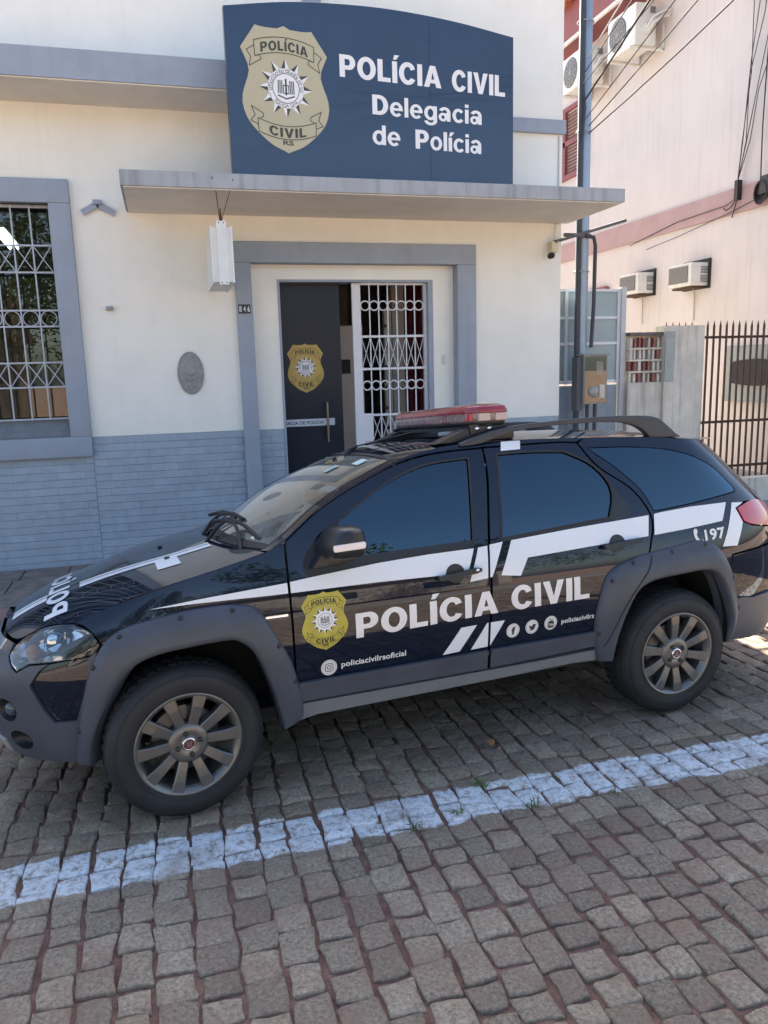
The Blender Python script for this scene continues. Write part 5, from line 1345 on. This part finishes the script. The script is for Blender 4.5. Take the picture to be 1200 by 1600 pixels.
# --- wheels
CARSH = 0.
WR, RRim = .326, .2207
def make_wheel():
    root = MB().lathe([(.195, .02), (.190, .06), (.185, .12), (.19, .19)], (0, 0, 0), 'Y', 48).build('wheel', mat('rim_barrel', (.22, .22, .225), .4, metal=.7), car)
    tp = [(.205, .012), (.222, .004), (.240, -.003), (.262, -.006), (.283, -.003), (.300, .006), (.314, .020), (.322, .034), (.326, .055), (.326, .15), (.320, .178), (.30, .195), (.25, .205), (.20, .195)]
    MB().lathe(tp, (0, 0, 0), 'Y', 72).build('tyre', M_TYRE, root)
    tb = MB()
    for k in range(46):
        a = 2*math.pi*k/46; 
        for (y0, y1, r0, r1, da) in ((.016, .062, .312, .3295, 0), (.075, .12, .325, .3300, .03), (.132, .178, .323, .3295, .06)):
            P = []
            for aa in (a+da-.042, a+da+.042):
                for (yy, rr) in ((y0, r0-.004), (y0, r0 if y0 < .02 else r1), (y1, r1), (y1, r1-.012)): P.append((rr*math.cos(aa), yy, rr*math.sin(aa)))
            tb.add(P, [(0, 1, 2, 3), (7, 6, 5, 4), (0, 4, 5, 1), (1, 5, 6, 2), (2, 6, 7, 3)])
    tb.build('tread_block', M_TYRE, root)
    for rr, yy in ((.292, .0008), (.235, -.0015)): MB().tube([(rr*math.cos(2*math.pi*k/64), yy, rr*math.sin(2*math.pi*k/64)) for k in range(64)], .0022, 5, closed=True).build('sidewall_rib', M_TYRE, root)
    lg = MB()
    for k in range(64):
        a = 2*math.pi*k/64; c, s_ = math.cos(a), math.sin(a); q = .006 if k % 3 else .009
        P = [(r*c-t*s_, y, r*s_+t*c) for r, y in ((.297, .0025), (.313, .0165)) for t in (-q, q)]
        P += [(x, y+.006, z) for x, y, z in P]
        lg.add(P, [(0, 1, 3, 2), (4, 6, 7, 5), (0, 4, 5, 1), (2, 3, 7, 6), (0, 2, 6, 4), (1, 5, 7, 3)])
    tag(lg.build('shoulder_lugs', M_TYRE, root), kind='stuff')
    # rim lip
    MB().lathe([(.190, .030), (.200, .012), (.212, .002), (.2195, .000), (.2215, .006), (.219, .016)], (0, 0, 0), 'Y', 64).build('rim', M_ALLOY, root)
    sp = MB()
    for k in range(10):
        a = R(9)+2*math.pi*k/10; c, s_ = math.cos(a), math.sin(a)
        def Q(r, t, y): return (r*c-t*s_, y, r*s_+t*c)
        prof = [(.062, .0215, .020), (.085, .0205, .017), (.12, .0215, .011), (.16, .024, .006), (.207, .028, .006)]
        P = []
        for r, wd_, y in prof: P += [Q(r, -wd_, y+.004), Q(r, -wd_+.004, y), Q(r, wd_-.004, y), Q(r, wd_, y+.004), Q(r, wd_*.85, y+.045), Q(r, -wd_*.85, y+.045)]
        m_ = len(prof); F = [(i*6+j, i*6+(j+1) % 6, (i+1)*6+(j+1) % 6, (i+1)*6+j) for i in range(m_-1) for j in range(6)] + [tuple(range(6))[::-1], tuple((m_-1)*6+j for j in range(6))]
        o = MB().add(P, F).build('spoke', M_ALLOY, root)
    MB().lathe([(0, .016), (.030, .016), (.036, .012), (.060, .011), (.070, .013), (.082, .018), (.088, .05)], (0, 0, 0), 'Y', 40).build('hub', M_ALLOY, root)
    for k in range(4):
        a = R(20)+math.pi/2*k; q = (.047*math.cos(a), 0, .047*math.sin(a))
        MB().lathe([(0, .000), (.007, .001), (.0105, .004), (.0105, .02)], q, 'Y', 12).build('lug_nut', mat('nut_dark', (.05, .045, .04), .35, metal=.6), root)
    MB().lathe([(.021, .0055), (.0265, .004), (.030, .009), (.030, .018)], (0, 0, 0), 'Y', 28).build('cap_ring', M_CHROME, root)
    MB().lathe([(0, .0065), (.021, .0065)], (0, 0, 0), 'Y', 24).build('cap_emblem', mat('emblem_red', (.16, .02, .025), .3), root)
    em = [strip2d([(x, -.011), (x*1.0, .008)], .0034) for x in (-.009, -.003, .003, .009)] + [strip2d([(-.011, .010), (0, .013), (.011, .010)], .003)]
    decal('cap_mark', em, lambda u, v: (u, .0055, v), M_CHROME, root)
    MB().lathe([(0, .075), (.135, .075), (.142, .08), (.142, .095), (.06, .1)], (0, 0, 0), 'Y', 40).build('brake_disc', M_BRAKE, root)
    cal = MB()
    for k in range(7):
        a = R(95)+k*R(9); cal.v += [(.095*math.cos(a), .055, .095*math.sin(a)), (.155*math.cos(a), .055, .155*math.sin(a)), (.155*math.cos(a), .11, .155*math.sin(a)), (.095*math.cos(a), .11, .095*math.sin(a))]
    for k in range(6):
        for j in range(4): cal.f.append((k*4+j, k*4+(j+1) % 4, (k+1)*4+(j+1) % 4, (k+1)*4+j)); cal.sm.append(False)
    cal.f += [(0, 1, 2, 3), (24, 25, 26, 27)]; cal.sm += [False]*2
    cal.build('brake_caliper', M_BRAKE, root)
    return root
wh = make_wheel()
wh.location = (0-CO.x, -CO.y, WR); wh.rotation_euler = (0, R(8), .1064)
w2 = copy_tree(wh, car); w2.location = (2.465-CO.x, -CO.y, WR); w2.rotation_euler = (0, R(-14), 0)
w3 = copy_tree(wh, car); w3.location = (0-CO.x, CO.y, WR-.12); w3.rotation_euler = (0, R(30), math.pi+.1064)
w4 = copy_tree(wh, car); w4.location = (2.465-CO.x, CO.y, WR-.125); w4.rotation_euler = (0, R(50), math.pi)

# --- vinyl stripes and lettering on the flank
CARSH = .082
D1, D2, D3 = .0022, .0030, .0037
def vin(name, poly, m=M_DECAL, off=D1, h=.04): panel(name, poly, near(off), m, car, h=h, flange=0)
vin('stripe', [(-.135, .8935), (.05, .896), (.449, .890), (.449, .934), (.05, .909)])
vin('stripe', [(.461, .890), (.855, .890), (1.134, .884), (1.286, .880), (1.330, .987), (1.1, .983), (.866, .972), (.56, .946), (.461, .936)])
vin('stripe', [(1.292, .838), (1.385, .845), (1.400, .992), (1.352, .988)])
vin('stripe', [(1.396, .847), (1.408, .848), (1.482, 1.002), (1.412, .995)])
vin('stripe', [(1.454, .850), (1.556, .836), (1.602, .916), (1.9, .930), (2.298, .948), (2.322, 1.05), (2.1, 1.038), (1.9, 1.028), (1.528, 1.004)])
vin('stripe', [(2.336, .950), (2.55, .962), (2.787, .980), (2.850, 1.072), (2.6, 1.070), (2.40, 1.058), (2.355, 1.052)])
vin('stripe', [(2.757, .848), (2.850, .842), (2.918, .960), (2.900, 1.036), (2.972, 1.060), (2.888, 1.066), (2.824, .961)])
vin('stripe', [(1.150, .510), (1.235, .514), (1.320, .632), (1.240, .630)])
vin('stripe', [(1.292, .513), (1.380, .516), (1.380, .634), (1.372, .633)])
vin('stripe', [(1.392, .517), (1.466, .634), (1.392, .634)])
def flank_text(name, t, x0, x1, zb0, cap, slope=0., bold=.05, m=M_LETTER):
    v, f = fit_text(t, x0, x1, zb0, cap, bold, 1.04) if bold else heavy_text(t, x0, x1, zb0, cap)
    decal(name, [([(x, y+(x-x0)*slope) for x, y in v], f)], near(D1), m, car, L=.03)
flank_text('lettering', 'POLÍCIA', .735, 1.430, .655, .110, .030, None)
flank_text('lettering', 'CIVIL', 1.500, 1.930, .677, .113, .012, None)
flank_text('small_lettering', 'policiacivilrsoficial', .665, .968, .532, .026, .02, .02)
flank_text('small_lettering', 'policiacivilrs', 1.776, 1.962, .572, .024, .02, .02)
flank_text('number_lettering', '197', 2.652, 2.785, .889, .056, .03, .03)
ph = smooth_curve([(2.590, .968), (2.606, .966), (2.608, .948), (2.600, .940), (2.606, .922), (2.622, .906), (2.634, .910), (2.646, .900), (2.640, .886), (2.622, .884), (2.598, .902), (2.584, .930), (2.582, .955)], 30, True)
vin('phone_icon', [(x_, z_-.012) for x_, z_ in ph], M_LETTER)
M_INK = mat('decal_ink', (.02, .02, .025), .4)
def badge_disc(x, z, r):
    vin('icon_disc', disc2d(x, z, r, 30), M_LETTER, D1, .03)
    decal('icon_ring', [strip2d(disc2d(x, z, r*.86, 30), .0014, True)], near(D2), mat('icon_grey', (.25, .25, .26), .5), car)
def icon(parts): decal('icon_mark', parts, near(D3), M_INK, car)
badge_disc(.609, .540, .036)
def rrect(x, z, a, c): return smooth_curve([(x-a+c, z-a), (x+a-c, z-a), (x+a, z-a+c), (x+a, z+a-c), (x+a-c, z+a), (x-a+c, z+a), (x-a, z+a-c), (x-a, z-a+c)], 28, True)
icon([strip2d(rrect(.609, .540, .017, .007), .0032, True), strip2d(disc2d(.609, .540, .0085, 16), .003, True), poly_tri(disc2d(.619, .550, .002, 8))])
badge_disc(1.511, .576, .035); icon([fit_text('f', 1.503, 1.522, .556, .038, .05)])
badge_disc(1.613, .580, .035)
bird = smooth_curve([(-.020, -.012), (-.010, -.014), (-.004, -.012), (-.016, -.006), (-.010, -.004), (-.019, .004), (-.014, .004), (-.020, .012), (-.010, .006), (.001, .002), (.003, .010), (.010, .014), (.016, .011), (.022, .013), (.018, .008), (.022, .005), (.017, .004), (.014, -.008), (.004, -.017), (-.010, -.017)], 60, True)
icon([poly_tri([(1.613+x, .580+z) for x, z in bird])])
badge_disc(1.716, .585, .035)
icon([poly_tri(rrect(1.716, .578, .0165, .006)), fit_text('You', 1.705, 1.727, .597, .010, .02)])
decal('icon_mark', [fit_text('Tube', 1.702, 1.730, .571, .013, .03)], near(D3+.0006), M_LETTER, car)
shield(car, lambda x, y, k: near(D1+.0007*k)(.598+x, .752+y+.03*x), .208, .255, M_CARGOLD, M_BLACKP, M_WHITEP, small=False)
# chrome trim on the wing
vin('wing_trim', [(.335, .796), (.350, .806), (.440, .806), (.440, .796)], M_CHROME, .004)
# --- bonnet vinyl: mirror-written lettering and stripes
def hd(k):
    def fn(x, y):    # x car length, y across from centre
        lo, hi = -1.2, .37
        yy = max(-.70, min(.70, y))
        for _ in range(26):
            md = (lo+hi)/2
            hb = .81-side(md, ZH(md))[1]
            p = hood_fn(md, max(-.97, min(.97, yy/hb)))
            if p[0]+CO.x < x: lo = md
            else: hi = md
        return (p[0], yy, p[2]+.0025+.001*k)
    return fn
v, f = heavy_text('POLÍCIA', -.53, .53, 0, 1)
decal('bonnet_lettering', [([(-.512+.092*b, a) for a, b in v], f)], hd(0), M_DECAL, car, L=.05, flip=True)
for x0, x1, y0, y1 in ((-.375, .215, -.235, -.165), (-.375, .215, -.150, -.115), (-.045, .055, -.43, -.236), (-.66, -.515, -.235, -.165), (-.66, -.515, -.15, -.115)):
    panel('bonnet_stripe', [(x0, y0), (x1, y0), (x1, y1), (x0, y1)], hd(0), M_DECAL, car, h=.04, flange=0)

CARSH = 0.
# ================================================================== ACROSS THE STREET (sunlit, mirrored in paint and glass)
ow = MB().box(-40, 40, -14.2, -11.2, -.05, .11).build('far_sidewalk', M_CONC); tag(ow, kind='structure')
tr = random.Random(21)
M_LEAF = [mat('leaf_a', (.055, .095, .025), .6, var=.35, scale=3), mat('leaf_b', (.075, .115, .03), .6, var=.3, scale=3)]
M_BARK = mat('bark', (.12, .09, .065), .9, var=.3, scale=12, bump=.6, bscale=30)
def tree(x, y, h, rad, label, nl=6500):
    t = thing('street_tree', label, 'tree', (x, y, 0), 0, 'trees across the street')
    tk_ = MB().tube([(0, 0, -.05), (.05, .02, h*.25), (-.04, .05, h*.45), (.0, .0, h*.62)], [.16, .12, .09, .05], 10)
    for k in range(7):
        a = tr.uniform(0, 6.28); z0 = h*tr.uniform(.3, .5); tk_.tube([(0, 0, z0), (math.cos(a)*rad*.4, math.sin(a)*rad*.4, z0+h*.15), (math.cos(a)*rad*.75, math.sin(a)*rad*.75, z0+h*.3)], [.06, .04, .015], 6)
    tk_.build('trunk', M_BARK, t)
    cl = [(tr.gauss(0, rad*.45), tr.gauss(0, rad*.4), h*tr.uniform(.38, .92), rad*tr.uniform(.28, .5)) for _ in range(16)]
    lf_ = MB()
    for k in range(nl):
        c = cl[tr.randrange(16)]; d = Vector((tr.gauss(0, 1), tr.gauss(0, 1), tr.gauss(0, 1))).normalized()*c[3]*tr.uniform(.6, 1.05)
        p = Vector(c[:3])+d; u = Vector((tr.gauss(0, 1), tr.gauss(0, 1), tr.gauss(0, .6))).normalized(); w_ = u.orthogonal().normalized(); s_ = tr.uniform(.05, .11)
        lf_.add([p-u*s_, p+w_*s_*.5, p+u*s_, p-w_*s_*.5], [(0, 1, 2, 3)])
    lf_.build('crown', M_LEAF[tr.randrange(2)], t, fix=False)
for k, (x, y, h, r_) in enumerate([(-13, -17.5, 7.2, 2.6), (-8.4, -18.5, 6.3, 2.3), (-4.0, -17, 7.4, 2.6), (.6, -19, 6.4, 2.4), (5.2, -17.6, 6.9, 2.5), (10.2, -18.2, 7.4, 2.7)]):
    tree(x, y, h, r_, ['leafy street tree across the road, far left end of the row', 'lower leafy tree across the road, second from the left end', 'tall leafy tree across the road, opposite the station window', 'shorter leafy tree across the road, opposite the station entrance', 'leafy tree across the road, opposite the alley and steel pole', 'tall leafy tree across the road, right end of the row'][k])
M_HOUSE = [mat('house_cream', (.36, .33, .29), .85, var=.06, scale=2, obj=False), mat('house_ochre', (.34, .31, .27), .85, var=.06, scale=2, obj=False)]
for k, (x0, x1, h_) in enumerate([(-18, -6, 3.4), (2, 14, 3.2)]):
    t = thing('far_house', ['low pale house across the street behind the trees', 'low sand-coloured house across the street behind the trees'][k], 'house', ((x0+x1)/2, -24, 0))
    P_(MB().box(x0, x1, -30, -23, 0, h_), 'wall', M_HOUSE[k], t)
    P_(MB().prism([(-31, h_), (-22.4, h_), (-26.5, h_+1.8)], x0-.5, x1+.5, 'X'), 'roof', mat('grey_tile', (.17, .14, .12), .8, var=.2, scale=6, obj=False), t)
    for q in range(3): P_(MB().box(x0+1.5+q*3.6, x0+2.8+q*3.6, -23, -22.95, 1, 2.3), 'window', M_DARK, t)
